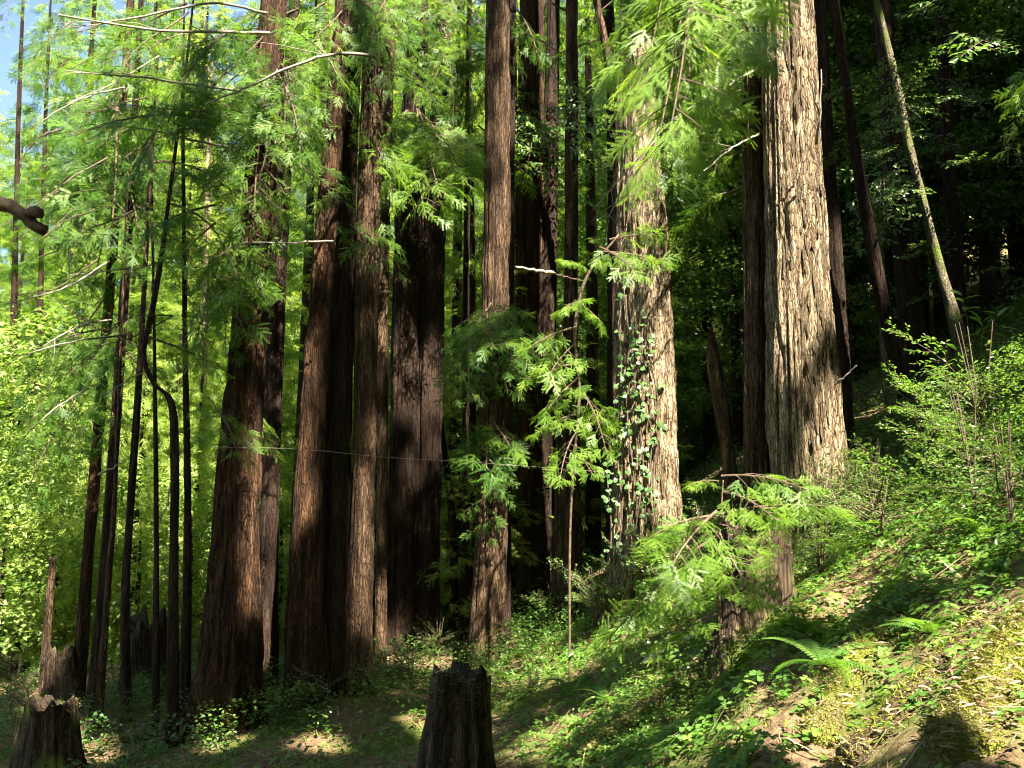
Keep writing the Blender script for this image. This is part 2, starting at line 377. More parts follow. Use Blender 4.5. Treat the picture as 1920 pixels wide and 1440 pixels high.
def far_conifer_crown(seed, H=24., R=2.6, n_br=130, z0=.5):
    r = np.random.default_rng(seed); leaf = Geo()
    sp = [spray_lo(r, .5) for _ in range(5)]
    pos, yaw, pit, rol, sc, tn = [], [], [], [], [], []
    for i in range(n_br):
        f = (i+r.random())/n_br; z = z0 + (H-z0)*f; ln = R*(1-f)**.75*r.uniform(.6, 1.2) + .3; a = r.uniform(0, 2*np.pi); dr = r.uniform(.1, .45); bt = r.normal(.5, .14)
        m = max(3, int(ln/.055))
        for j in range(m):
            u = (j+.5)/m
            if u < .18 and r.random() < .7: continue
            w = .38*ln*(1-u)+.12; off = r.uniform(-w, w)
            pos.append([math.cos(a)*u*ln - math.sin(a)*off, math.sin(a)*u*ln + math.cos(a)*off, z + .1*ln - dr*ln*u*u - .25*abs(off)])
            yaw.append(a + np.sign(off)*r.uniform(.1, 1.0)); pit.append(r.uniform(-.1, 1.2)); rol.append(r.normal(0, .7)); sc.append(r.uniform(.5, 1.1)); tn.append(np.clip(bt + r.normal(0, .15) + .12*u, 0, 1))
    pos = np.array(pos); yaw, pit, rol, sc, tn = map(np.array, (yaw, pit, rol, sc, tn))
    Rm = rot('z', yaw) @ rot('y', pit) @ rot('x', rol); pick = r.integers(0, 5, len(pos))
    for k in range(5):
        w = pick == k; leaf.stamp(sp[k], mats4(Rm[w], pos[w], sc[w]), tn[w])
    return leaf
def far_broad_crown(seed, H=9., R=2.5, clumps=75, per=125, size=.11):
    r = np.random.default_rng(seed); leaf = Geo(); pos, tn = [], []
    for i in range(clumps):
        d = r.normal(0, 1, 3); d /= np.linalg.norm(d); q = r.uniform(.35, 1)**.6
        c = d*q*np.array([R, R, H/2]) + [0, 0, H/2]; bt = r.normal(.5, .16)
        m = int(per*r.uniform(.5, 1.4)); pos.append(c + r.normal(0, 1, (m, 3))*r.uniform(.22, .52)*np.array([1, 1, .35])); tn.append(np.clip(bt + r.normal(0, .15, m), 0, 1))
    pos = np.vstack(pos); tn = np.concatenate(tn); m = len(pos)
    Rm = rot('z', r.uniform(0, 6.28, m)) @ rot('y', r.uniform(-.3, .8, m)) @ rot('x', r.normal(0, .5, m))
    w = size*.42
    rh = (np.array([[0, 0, 0], [size*.45, w, .01], [size, 0, -.02], [size*.45, -w, .01]]), np.array([[0, 1, 2], [0, 2, 3]]))
    leaf.stamp(rh, mats4(Rm, pos, r.uniform(.45, 1.4, m)), tn)
    return leaf

BR = [conifer_branch(10+i, 2.4, True) for i in range(5)]                      # near boughs
BRS = [conifer_branch(30+i, .9, True, .75, .10) for i in range(4)]
BRS_W = [w.mesh('short_bough_wood', M['twig_dark']) for w, _ in BRS]
BRS_L = [l.mesh('short_bough_needles', M['needle']) for _, l in BRS]
BRS_LB = [l.mesh('short_young_needles', M['needle_bright']) for _, l in BRS]
BR_W = [w.mesh('bough_wood', M['twig_dark']) for w, _ in BR]
BR_L = [l.mesh('bough_needles', M['needle']) for _, l in BR]
BR_LB = [l.mesh('young_bough_needles', M['needle_bright']) for _, l in BR[:3]]
def two_slot(w, l, mw, ml, name):
    V1, T1, Q1, t1 = w.arrays(); V2, T2, Q2, t2 = l.arrays()
    return mesh_np(name, np.vstack([V1, V2]), [np.vstack([T1, T2+len(V1)]), Q1], [mw, ml],
                   np.concatenate([np.zeros(len(T1)), np.ones(len(T2)), np.zeros(len(Q1))]), np.concatenate([t1, t2]))

BB = [broad_branch(60+i, 1.8, .085, 18, 10) for i in range(4)]
BB_W = [w.mesh('twigs', M['twig_dark']) for w, _ in BB]; BB_L = [l.mesh('leaves', M['broad']) for _, l in BB]; BB_LB = [l.mesh('bright_leaves', M['broad_bright']) for _, l in BB]
SB = [broad_branch(80+i, .75, .034, 14, 10, .28, .3) for i in range(4)]
SB_W = [w.mesh('shrub_twigs', M['twig_dark']) for w, _ in SB]; SB_L = [l.mesh('shrub_leaves', M['broad']) for _, l in SB]; SB_LB = [l.mesh('shrub_bright_leaves', M['broad_bright']) for _, l in SB]
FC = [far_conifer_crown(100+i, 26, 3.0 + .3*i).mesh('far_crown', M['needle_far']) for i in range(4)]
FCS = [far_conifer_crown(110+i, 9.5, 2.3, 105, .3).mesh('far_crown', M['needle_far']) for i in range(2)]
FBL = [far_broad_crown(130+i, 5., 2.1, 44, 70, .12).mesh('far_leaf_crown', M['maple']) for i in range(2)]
FB = [far_broad_crown(120+i).mesh('far_leaf_crown', M['broad']) for i in range(4)]

def aim(p0, p1, roll=0.0, length=2.4):
    """matrix: +x from p0 to p1, z as upright as possible, scaled to the distance"""
    p0, p1 = np.asarray(p0, float), np.asarray(p1, float); d = p1-p0; ln = np.linalg.norm(d); x = d/ln
    up = np.array([0, 0, 1.]); y = np.cross(up, x); y = y/np.linalg.norm(y) if np.linalg.norm(y) > 1e-4 else np.array([0, 1., 0]); z = np.cross(x, y)
    c, s = math.cos(roll), math.sin(roll); y, z = y*c+z*s, z*c-y*s
    m = np.eye(4); k = ln/length; m[:3, 0], m[:3, 1], m[:3, 2], m[:3, 3] = x*k, y*k, z*k, p0
    return m
def bough(tree, p0, p1, kind='needle', var=None, roll=None):
    """branch (wood) with its foliage as a sub-part, world end points"""
    W, L, ln = {'needle': (BR_W, BR_L, 2.4), 'bright': (BR_W, BR_LB, 2.4), 'broad': (BB_W, BB_L, 1.8), 'broad_bright': (BB_W, BB_LB, 1.8), 'shrub': (SB_W, SB_L, .75), 'shrub_bright': (SB_W, SB_LB, .75)}[kind]
    if kind in ('needle', 'bright') and np.linalg.norm(np.asarray(p1)-np.asarray(p0)) < 1.45: W, L, ln = BRS_W, (BRS_L if kind == 'needle' else BRS_LB), .9
    v = random.randrange(len(L)) if var is None else var
    off = np.array(tree.location)
    b = link('branch', W[v], tree, aim(np.asarray(p0)-off, np.asarray(p1)-off, random.uniform(-.4, .4) if roll is None else roll, ln))
    link('foliage', L[v], b)
    return b

# ------------------------------------------------------------------ trunks
def trunk_mesh(name, line, rads, mat, sides=48, rings=90, depth=.09, freq=5.0, zf=.55, seed=0, flare=.5, jag=0.0, tvis=None):
    """tapered trunk with furrowed bark along a smooth centre line; jag > 0 gives a splintered top"""
    ts = None
    if tvis is not None and len(line) > tvis + 1:
        nb_ = int(rings*.86); L = np.concatenate([[0], np.cumsum(np.linalg.norm(np.diff(np.asarray(line), axis=0), axis=1))])
        ts = np.concatenate([np.interp(np.linspace(0, L[tvis], nb_), L, np.arange(len(L))), np.linspace(tvis, len(line)-1, rings-nb_+1)[1:]])
    C = smooth_line(np.hstack([line, np.asarray(rads)[:, None]]), rings, ts); rad = C[:, 3].copy(); C = C[:, :3]
    s = np.concatenate([[0], np.cumsum(np.linalg.norm(np.diff(C, axis=0), axis=1))])
    th = np.arange(sides)/sides*2*np.pi; ct, st = np.cos(th)[None], np.sin(th)[None]
    S = s[:, None]
    lob = 1 + .10*np.sin(3*th[None] + seed + .15*S) + .06*np.sin(5*th[None] + seed*2.3 - .1*S)
    base = np.exp(-S/(2.2*rad[0]+.05))
    rr = rad[:, None]*(1 + (lob-1)*(.55 + 1.6*base)) * (1 + flare*base*(1 + .5*np.sin(4*th[None]+seed*3)))
    f1 = 1 - np.abs(2*vnoise(ct*freq+seed*5, st*freq+seed*3, S*zf + .6*vnoise(ct*3, st*3, S*.9+seed)) - 1)
    f2 = vnoise(ct*freq*2.7+9, st*freq*2.7, S*zf*2.2+seed)
    f3 = vnoise(ct*freq*.6+3, st*freq*.6+seed, S*2.5)
    rr = rr*(1 + depth*(.55 - 1.5*np.clip(f1-.72, 0, 1)/.28) + depth*.8*(f2-.5) + depth*.5*(f3-.5))
    if sides >= 90:
        ns = sides//3; ci = np.floor(th[None]/(2*np.pi)*ns + 1.6*vnoise(ct*4+seed, st*4, S*1.3)); cj = np.floor(S*2.6 + 5*_perm[(ci.astype(int) % ns) & 63, 7, int(seed) & 63] + .5*vnoise(ct*6, st*6, S*2))
        rr = rr*(1 + depth*.55*(_perm[(ci.astype(int) % ns) & 63, cj.astype(int) & 63, 11] - .5))
    if jag > 0: rr = rr*(1 + .45*fbm(ct*1.3+seed, st*1.3, S*1.4, 3))
    V = np.stack([C[:, 0:1] + rr*ct, C[:, 1:2] + rr*st, np.broadcast_to(C[:, 2:3], rr.shape).copy()], -1)
    if jag > 0:
        k = max(2, int(rings*.12)); w = np.linspace(0, 1, k)[:, None]**1.5
        V[-k:, :, 2] += w*jag*(vnoise(ct*3+seed, st*3, 0)*1.6-.8 + .5*(vnoise(ct*9, st*9, seed)-.5))
    V = V.reshape(-1, 3); i = np.arange(rings-1)[:, None]*sides; j = np.arange(sides)[None]; kx = (j+1) % sides
    Q = np.stack([i+j, i+kx, i+kx+sides, i+j+sides], -1).reshape(-1, 4)
    V = np.vstack([V, C[-1] - [0, 0, rad[-1]*.6 if jag else 0]]); jj = np.arange(sides)
    T = np.stack([jj+(rings-1)*sides, (jj+1) % sides+(rings-1)*sides, np.full(sides, rings*sides)], -1)
    me = mesh_np(name, V, [Q, T], [mat], smooth=True)
    return me

LIT = []           # chosen world segments kept sunlit by leaving canopy foliage out: (p0, p1, radius)
def make_tree(name, label, cat, px, mat, Y=None, top_z=26., group=None, sides=40, rings=80, depth=.15, flare=.20, jag=0., sink=.5, top_taper=.45, seed=None, zf=.55, freq=None):
    """px: [(u, v, width_px)] from the base upwards; depth from where the base meets the ground"""
    u0, v0, w0 = px[0]
    Yb = ground_hit(u0, v0) if Y is None else Y
    pts = [P(u, v, Yb) for u, v, _ in px]; rad = [px2m(w, Yb)/2*.95 for _, _, w in px]
    gz = float(ground_z(pts[0][0], Yb)); base = np.array([pts[0][0], Yb, gz])
    if Y is not None and pts[0][2] > gz + .05:
        d = pts[0]-pts[1]; k = (gz-pts[0][2])/min(-.05, d[2]); k = min(k, 6)
        pts.insert(0, np.array([pts[0][0] + d[0]*k*.6, Yb, gz])); rad.insert(0, rad[0]*1.15); base = np.array([pts[0][0], Yb, gz])
    else: pts[0][2] = gz
    if not jag:
        a, b = pts[-2], pts[-1]; d = (b-a)/max(b[2]-a[2], .1); d[0] = np.clip(d[0], -.25, .25)
        dz = top_z-b[2]
        if dz > 1:
            pts.append(b + d*dz*.45); rad.append(rad[-1]*.8); pts.append(b + d*dz*.95*np.array([.85, 1, 1])); rad.append(rad[-1]*top_taper)
    tv = len(px) + (0 if len(pts) <= len(px) + 2 else 1)
    pts.insert(0, pts[0] - np.array([0, 0, sink])); rad.insert(0, rad[0]*1.05)
    t = thing(name, base, label, cat, group)
    sd = (hash((px[0][0], px[0][1])) % 97)*.37 if seed is None else seed
    zf = zf*(.8 + .9*((int(sd*100) % 17)/17)); fr = freq or max(2.2, 7.0*min(1.3, max(rad)/.4))
    tr = link('trunk', trunk_mesh('trunk', np.array(pts)-base, rad, mat, sides, rings, depth, fr, zf, sd, flare, jag, tv if not jag else None), t)
    t['_Y'] = Yb
    return t
def clean(t):
    if '_Y' in t: del t['_Y']
def near_pt(t, u, v, dy=0): return P(u, v, t['_Y']+dy)
def dead_branch(t, pts, w0, w1, mat='twig', name='dead_branch', n=14):
    """pts: [(u, v, Y)]"""
    L = smooth_line(np.array([P(*p) for p in pts]), n) - np.array(t.location); r = np.random.default_rng(abs(int(pts[0][0]*7+pts[0][1])))
    L[1:-1] += r.normal(0, .006, (n-2, 3)); gq = Geo(); Ym = pts[0][2]
    tube(gq, L, np.linspace(px2m(w0, Ym)/2, px2m(w1, Ym)/2, n), 6)
    tot = np.linalg.norm(L[-1]-L[0])
    for q in range(0 if tot < .7 else 5):
        i = int(r.integers(n//4, n-1)); d = L[i+1 if i+1 < n else i]-L[i-1]; d = d/np.linalg.norm(d); e = d*r.uniform(.3, 1) + r.normal(0, .45, 3)*[1, 1, .7]; ln = tot*r.uniform(.08, .25); rr = px2m(w1, Ym)/2
        tube(gq, np.array([L[i], L[i]+e*ln*.5+[0, 0, -.02*ln], L[i]+e*ln+[0, 0, -.15*ln]]), [rr*.8, rr*.55, rr*.3], 4)
    return link(name, gq.mesh(name, M[mat], True), t)

MT = {}
def main(key, label, px, mat='bark_red', **k):
    MT[key] = make_tree('redwood_tree', label, 'tree', px, M[mat], **k); return MT[key]
big = dict(sides=96, rings=150)
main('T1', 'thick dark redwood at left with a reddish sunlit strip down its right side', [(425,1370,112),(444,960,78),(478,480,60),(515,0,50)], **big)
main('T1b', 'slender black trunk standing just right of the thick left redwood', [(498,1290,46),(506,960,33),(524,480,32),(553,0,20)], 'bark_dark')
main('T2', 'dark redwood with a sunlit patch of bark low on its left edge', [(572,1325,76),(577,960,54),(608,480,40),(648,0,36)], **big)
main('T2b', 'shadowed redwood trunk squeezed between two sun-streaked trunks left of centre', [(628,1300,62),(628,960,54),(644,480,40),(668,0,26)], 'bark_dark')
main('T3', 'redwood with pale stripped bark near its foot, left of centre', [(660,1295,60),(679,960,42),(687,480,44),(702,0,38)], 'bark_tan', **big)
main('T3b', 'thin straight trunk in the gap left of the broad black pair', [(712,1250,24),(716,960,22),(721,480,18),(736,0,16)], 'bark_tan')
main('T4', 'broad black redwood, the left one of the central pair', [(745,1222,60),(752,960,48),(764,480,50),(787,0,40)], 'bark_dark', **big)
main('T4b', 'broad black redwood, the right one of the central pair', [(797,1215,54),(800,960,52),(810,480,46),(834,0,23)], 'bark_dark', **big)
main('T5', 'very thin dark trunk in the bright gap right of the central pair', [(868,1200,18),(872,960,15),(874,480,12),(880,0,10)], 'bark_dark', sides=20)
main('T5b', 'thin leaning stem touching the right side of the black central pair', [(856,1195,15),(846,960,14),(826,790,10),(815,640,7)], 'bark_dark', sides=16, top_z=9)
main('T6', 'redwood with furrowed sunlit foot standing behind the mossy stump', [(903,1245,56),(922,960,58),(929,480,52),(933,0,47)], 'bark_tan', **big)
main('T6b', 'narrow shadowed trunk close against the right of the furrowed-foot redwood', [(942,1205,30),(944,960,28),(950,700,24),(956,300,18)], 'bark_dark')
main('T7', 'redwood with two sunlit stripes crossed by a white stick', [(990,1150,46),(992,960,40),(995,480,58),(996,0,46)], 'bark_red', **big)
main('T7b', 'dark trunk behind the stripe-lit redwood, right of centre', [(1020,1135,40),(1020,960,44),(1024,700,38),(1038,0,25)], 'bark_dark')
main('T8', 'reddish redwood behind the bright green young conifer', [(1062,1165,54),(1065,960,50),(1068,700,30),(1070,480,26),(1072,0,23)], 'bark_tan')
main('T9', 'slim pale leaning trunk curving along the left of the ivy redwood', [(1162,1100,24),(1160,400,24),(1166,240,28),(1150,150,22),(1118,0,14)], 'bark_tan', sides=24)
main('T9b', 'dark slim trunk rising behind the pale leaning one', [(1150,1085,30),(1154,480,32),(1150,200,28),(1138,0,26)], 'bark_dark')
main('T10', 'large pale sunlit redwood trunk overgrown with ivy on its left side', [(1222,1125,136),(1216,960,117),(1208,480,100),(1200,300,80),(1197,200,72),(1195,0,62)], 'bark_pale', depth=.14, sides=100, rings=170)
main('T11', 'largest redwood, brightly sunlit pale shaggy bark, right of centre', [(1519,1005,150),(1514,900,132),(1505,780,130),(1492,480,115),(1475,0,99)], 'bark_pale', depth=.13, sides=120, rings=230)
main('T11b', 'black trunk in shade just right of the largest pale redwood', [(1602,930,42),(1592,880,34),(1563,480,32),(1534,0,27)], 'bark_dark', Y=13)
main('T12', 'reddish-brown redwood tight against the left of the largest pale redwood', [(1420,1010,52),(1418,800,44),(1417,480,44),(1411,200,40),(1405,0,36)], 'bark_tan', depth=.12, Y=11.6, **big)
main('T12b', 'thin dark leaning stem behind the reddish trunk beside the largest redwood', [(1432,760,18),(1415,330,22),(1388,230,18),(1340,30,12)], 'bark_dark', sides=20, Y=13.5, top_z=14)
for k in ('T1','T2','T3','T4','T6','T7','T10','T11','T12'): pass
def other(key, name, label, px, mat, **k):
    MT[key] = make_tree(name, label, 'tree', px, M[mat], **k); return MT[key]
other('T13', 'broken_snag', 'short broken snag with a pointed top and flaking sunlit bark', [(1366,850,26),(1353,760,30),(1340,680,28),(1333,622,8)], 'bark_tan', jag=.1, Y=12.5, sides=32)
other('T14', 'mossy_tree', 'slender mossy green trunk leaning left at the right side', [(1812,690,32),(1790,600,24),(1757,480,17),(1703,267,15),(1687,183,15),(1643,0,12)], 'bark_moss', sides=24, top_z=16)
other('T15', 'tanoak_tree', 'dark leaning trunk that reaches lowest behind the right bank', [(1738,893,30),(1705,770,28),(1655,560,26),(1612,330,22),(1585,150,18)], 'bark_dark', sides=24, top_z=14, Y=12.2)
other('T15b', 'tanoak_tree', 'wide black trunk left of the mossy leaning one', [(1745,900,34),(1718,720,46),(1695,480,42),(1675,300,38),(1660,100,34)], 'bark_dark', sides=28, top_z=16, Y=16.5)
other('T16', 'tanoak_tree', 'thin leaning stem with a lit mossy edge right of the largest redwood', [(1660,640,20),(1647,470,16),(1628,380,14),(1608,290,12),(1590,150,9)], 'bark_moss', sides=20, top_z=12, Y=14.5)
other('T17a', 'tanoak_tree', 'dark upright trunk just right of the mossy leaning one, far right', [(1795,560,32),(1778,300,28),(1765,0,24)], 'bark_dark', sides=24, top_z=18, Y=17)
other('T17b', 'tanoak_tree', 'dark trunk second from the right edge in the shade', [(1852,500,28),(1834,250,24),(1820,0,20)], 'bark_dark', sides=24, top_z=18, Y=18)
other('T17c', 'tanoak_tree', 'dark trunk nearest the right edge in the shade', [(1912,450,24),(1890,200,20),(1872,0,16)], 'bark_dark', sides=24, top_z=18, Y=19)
other('L1', 'young_redwood', 'taller left one of a pair of young dark redwoods near the left edge', [(143,1338,26),(172,960,20),(211,480,17),(238,100,14)], 'bark_red', sides=28, top_z=17)
other('L2', 'young_redwood', 'right one of a pair of young dark redwoods near the left edge', [(174,1345,27),(204,960,19),(238,480,17),(256,150,11)], 'bark_dark', sides=28, top_z=16)
other('L3', 'sapling', 'pale thin sapling stem in front of the young redwood pair', [(184,1365,15),(206,1060,11),(214,960,9),(222,760,6)], 'bark_tan', sides=14, top_z=8)
other('L4', 'twisted_tree', 'thin trunk with a crooked elbow bend, left of the thick left redwood', [(322,1400,24),(325,1100,18),(328,850,16),(320,752,13),(288,718,10),(270,663,9),(286,580,11),(303,480,9),(316,380,7)], 'bark_dark', sides=20, top_z=11, rings=120)
other('L5', 'sapling', 'straight dark sapling between the crooked trunk and the thick left redwood', [(346,1345,22),(352,960,14),(347,640,10),(345,420,8)], 'bark_dark', sides=16, top_z=11)
other('L6', 'sapling', 'thin dark sapling just left of the crooked trunk', [(292,1372,14),(293,960,9),(290,700,7),(288,560,5)], 'bark_dark', sides=14, top_z=9)
other('L7', 'sapling', 'dark sapling rising between the young pair and the crooked trunk', [(238,1352,18),(236,1100,15),(258,760,13),(266,620,10)], 'bark_dark', sides=16, top_z=10)
other('L8', 'dead_pole', 'bare broken pole standing behind the hollow stump at left', [(78,1335,16),(88,1200,15),(100,1045,12)], 'bark_tan', jag=.06, sides=16, flare=.1)
other('L9', 'pale_trunk', 'white overlit trunk far behind the thick left redwood', [(361,1230,18),(370,920,17),(380,740,14),(386,500,12)], 'bark_pale', Y=24, top_z=16, sides=24)
other('L10', 'young_redwood', 'dim thin trunk in the bright foliage at the left edge', [(14,980,14),(22,700,12),(30,400,10)], 'bark_dark', Y=22, top_z=18, sides=16)
other('L11', 'young_redwood', 'dim thin trunk far back between the left edge and the young pair', [(62,1000,13),(68,800,12),(80,400,9)], 'bark_dark', Y=24, top_z=18, sides=16)

# loose bark strips on the two palest trunks
def bark_strip_mesh(seed):
    r = np.random.default_rng(seed); n = 6; q = np.linspace(0, 1, n); w = .5*np.sin(np.pi*(q*.8+.12))*r.uniform(.8, 1.2, n); o = r.normal(0, .08, n).cumsum()
    lift = .02 + .25*r.uniform(.2, 1)*(1-q)**2
    A = np.stack([lift, o-w, q-.5], -1); B = np.stack([lift+.14, o, q-.5], -1); C = np.stack([lift, o+w, q-.5], -1)
    V = np.stack([A, B, C], 1).reshape(-1, 3); Q = []
    for i in range(n-1):
        for j in (0, 1): Q.append([i*3+j, i*3+j+1, i*3+j+4, i*3+j+3])
    return mesh_np('bark_strip', V, [np.array(Q)], [M['bark_pale']])
BS = [bark_strip_mesh(i) for i in range(6)]
def strips(key, n, pxl, u_off, seed):
    t = MT[key]; r = np.random.default_rng(seed); off = np.array(t.location); Y = t['_Y']
    vv = np.array([p[1] for p in pxl][::-1]); uu = np.array([p[0] for p in pxl][::-1]); ww = np.array([p[2] for p in pxl][::-1])
    for i in range(n):
        v = r.uniform(-60, vv.max()-40); u, w = np.interp(v, vv, uu), np.interp(v, vv, ww)
        a = r.uniform(-1.45, 1.45); R = px2m(w, Y)/2*.90
        c = P(u, v, Y) - off; az = -math.pi/2 + a
        m = np.eye(4); ln = r.uniform(.12, .5); wd = r.uniform(.018, .05); out = np.array([math.cos(az), math.sin(az), 0]); tan = np.array([-math.sin(az), math.cos(az), 0])
        upv = np.array([0, 0, 1.]) + tan*r.normal(0, .06)
        m[:3, 0] = out*wd*2.2; m[:3, 1] = tan*wd; m[:3, 2] = upv*ln*(1 if r.random() < .5 else -1); m[:3, 3] = c + out*R
        link('bark_strip', BS[r.integers(0, 6)], t, m)
strips('T11', 290, [(1514,900,144),(1505,780,142),(1492,480,125),(1475,0,108),(1471,-60,105)], 0, 5)
strips('T10', 160, [(1222,1125,150),(1216,960,128),(1208,480,108),(1200,300,84),(1195,0,66),(1194,-60,64)], 0, 6)

# ------------------------------------------------------------------ chosen places kept sunlit by cutting holes in the canopy
def lit_px(key_or_Y, u0, v0, u1, v1, r_px):
    Y = MT[key_or_Y]['_Y'] if isinstance(key_or_Y, str) else key_or_Y
    LIT.append((P(u0, v0, Y), P(u1, v1, Y), px2m(r_px, Y)))
lit_px('T11', 1482, -60, 1496, 540, 62)
lit_px('T12', 1402, 200, 1412, 780, 20)
lit_px('T10', 1200, 200, 1250, 980, 42)
lit_px('T6', 950, 60, 950, 580, 2); lit_px('T6', 905, 1000, 895, 1230, 20)
lit_px('T7', 1016, 380, 1020, 600, 6)
lit_px('T8', 1072, 780, 1072, 1000, 12)
lit_px('T3', 668, 950, 662, 1160, 6); lit_px('T2', 556, 850, 548, 1010, 3)
lit_px('T1', 482, 820, 470, 1140, 3)
lit_px('L1', 212, 500, 205, 640, 14); lit_px('L8', 100, 1050, 80, 1300, 14); lit_px('T14', 1660, 60, 1780, 560, 6)
for (u0, v0, u1, v1, rp) in [(620,1390,740,1385,40),(940,1270,960,1300,30),(1120,1400,1350,1220,45),(1560,1330,1600,1250,25),(1620,1400,1800,1180,55),(1760,1050,1900,1000,70),
                             (1500,1130,1640,1080,50),(1330,1390,1400,1390,40),(90,1410,150,1410,30),(345,1408,420,1395,10),(1860,1250,1900,1400,25)]:
    a, b = G(u0, v0), G(u1, v1); LIT.append((a, b, px2m(rp, (a[1]+b[1])/2)))
lit_px(13.3, 690, 325, 880, 290, 32); lit_px(6.6, 1200, 190, 1320, -120, 95); lit_px(11.2, 1090, 470, 1240, 470, 50); lit_px(11.2, 1030, 600, 1090, 860, 50)
lit_px(7.8, 1240, 960, 1500, 930, 70); lit_px(8.5, 1760, 720, 1880, 640, 70); lit_px(8.5, 1780, 860, 1900, 800, 60); lit_px(13, 200, 400, 270, 380, 60); lit_px(11.3, 500, 230, 600, 260, 40)
lit_px(13, 40, 150, 240, 330, 150); lit_px(13.8, 60, 640, 180, 560, 80); lit_px(11.6, 300, 60, 200, 180, 60); lit_px(10.5, 1320, 130, 1340, 400, 50); lit_px(12.8, 700, 60, 750, 60, 40); lit_px(8.5, 1900, 130, 1900, 220, 50)
lit_px(21, -40, 800, 380, 800, 140); lit_px(21, -40, 1080, 380, 1080, 140); lit_px(21, 540, 700, 560, 1150, 60); lit_px(21, 860, 500, 860, 1150, 40); lit_px(25, 0, 500, 400, 500, 150)
lit_px(12, 870, 640, 980, 660, 30); lit_px(11, 1640, 170, 1740, 200, 60); lit_px(12.5, 1600, 420, 1680, 440, 40)
lit_px(18.6, -80, 860, 420, 880, 150); lit_px(18.6, -80, 1120, 420, 1120, 130); lit_px(18.8, 530, 750, 530, 1100, 60)
lit_px(11.3, 1130, 1090, 1310, 1050, 55); lit_px(10.2, 1450, 985, 1600, 970, 25); lit_px(10.5, 1620, 930, 1660, 930, 30)
lit_px(8.0, 1380, 1120, 1500, 1080, 18); lit_px(9.0, 1540, 1060, 1660, 1000, 30)
LA = np.array([a for a, _, _ in LIT]); LB = np.array([b for _, b, _ in LIT]); LRd = np.array([r for _, _, r in LIT])
SV = np.array(SUN)
def blocks_light(pts, size):
    """does foliage of this size at pts shade one of the lit segments?"""
    ex = np.cross(SV, [0, 0, 1.]); ex /= np.linalg.norm(ex); ey = np.cross(ex, SV)
    pr = lambda p: np.stack([p@ex, p@ey], -1)
    a, b, p = pr(LA), pr(LB), pr(np.asarray(pts)); d = b-a
    t = np.clip(((p[:, None]-a)*d).sum(-1)/((d*d).sum(-1)+1e-9), 0, 1)
    dist = np.linalg.norm(p[:, None] - a - t[..., None]*d, axis=-1)
    infront = (np.asarray(pts)@SV)[:, None] > np.maximum(LA@SV, LB@SV)[None] - .3
    return bool(((dist < LRd + size) & infront).any())

# ------------------------------------------------------------------ canopy of the big trees above the frame, and of unseen trees added uphill to cast shade
def blocked(pts, size):
    """mask: foliage at pts that would shade one of the lit segments"""
    ex = np.cross(SV, [0, 0, 1.]); ex /= np.linalg.norm(ex); ey = np.cross(ex, SV)
    pr = lambda p: np.stack([p@ex, p@ey], -1)
    a, b, p = pr(LA), pr(LB), pr(pts); d = b-a
    t = np.clip(((p[:, None]-a)*d).sum(-1)/((d*d).sum(-1)+1e-9), 0, 1)
    dist = np.linalg.norm(p[:, None] - a - t[..., None]*d, axis=-1)
    infront = (pts@SV)[:, None] > np.maximum(LA@SV, LB@SV)[None] - .3
    return ((dist < LRd + size) & infront).any(1)
def spray_min(r, L=.5):
    V, T = [], []
    for i in range(5):
        a = [0, .8, -.8, .75, -.75][i] + r.normal(0, .12); o = np.array([L*[0, .1, .2, .45, .55][i], 0, 0]); ln = L*[1, .5, .5, .4, .4][i]; d = np.array([math.cos(a), math.sin(a), 0]); n = np.array([-d[1], d[0], 0])*.036; z = np.array([0, 0, -.12*ln])
        k = len(V); V.extend([o, o+d*ln*.45+n, o+d*ln+z, o+d*ln*.45-n]); T.extend([[k, k+1, k+2], [k, k+2, k+3]])
    return np.array(V), np.array(T)
_rs = np.random.default_rng(77); CSP = [spray_min(_rs) for _ in range(5)]
UPBASE = []
SHADE = {}  # foliage sprays added between the sun and places kept dark
def shade_sprays():
    """sprays added to unseen crowns between the sun and places kept dark"""
    r = np.random.default_rng(55); B = np.array(UPBASE)
    for k in ['T1','T1b','T2','T2b','T3','T3b','T4','T4b','T5','T5b','T6','T6b','T7','T7b','T8','T9b','T11','T11b','T12b','L1','L2','L4','L5','L6','L7','T15','T15b','T17a']:
        t = MT[k]; me = t.children[0].data; V = np.zeros(len(me.vertices)*3, np.float32); me.vertices.foreach_get('co', V); V = V.reshape(-1, 3).astype(float) + np.array(t.location)
        V = V[(V[:, 1] < t['_Y']) & (V[:, 2] > -.5) & (V[:, 2] < (9.5 if k != 'T11' else 4.3))]
        shade_points(V[r.choice(len(V), min(len(V), 520), replace=False)], r, B)
    for (u0, v0, u1, v1, n) in [(1340, 1090, 1500, 1330, 330), (1000, 1280, 1130, 1400, 160), (420, 1400, 800, 1438, 200), (1500, 1150, 1640, 1230, 120), (1620, 1000, 1720, 1060, 90), (1180, 1180, 1330, 1240, 120), (1640, 1330, 1720, 1430, 60)]:
        shade_points(np.array([G(r.uniform(u0, u1), r.uniform(v0, v1)) for _ in range(n)]), r, B)
    shade_points(np.array([P(r.uniform(1350, 1480), r.uniform(1000, 1300), 8.2) for _ in range(200)]), r, B)
def shade_points(V, r, B):
        for p in V:
            hs = r.uniform(14, 30, 6); q = p + SV*((hs - p[2])/SV[2])[:, None]
            d = np.linalg.norm(q[:, None, :2] - B[None, :, :2], axis=-1); i = np.unravel_index(np.argmin(d), d.shape)
            if d[i] < 7: SHADE.setdefault(int(i[1]), []).append((*q[i[0]], math.atan2(*(q[i[0], 1::-1] - B[i[1], 1::-1]))))
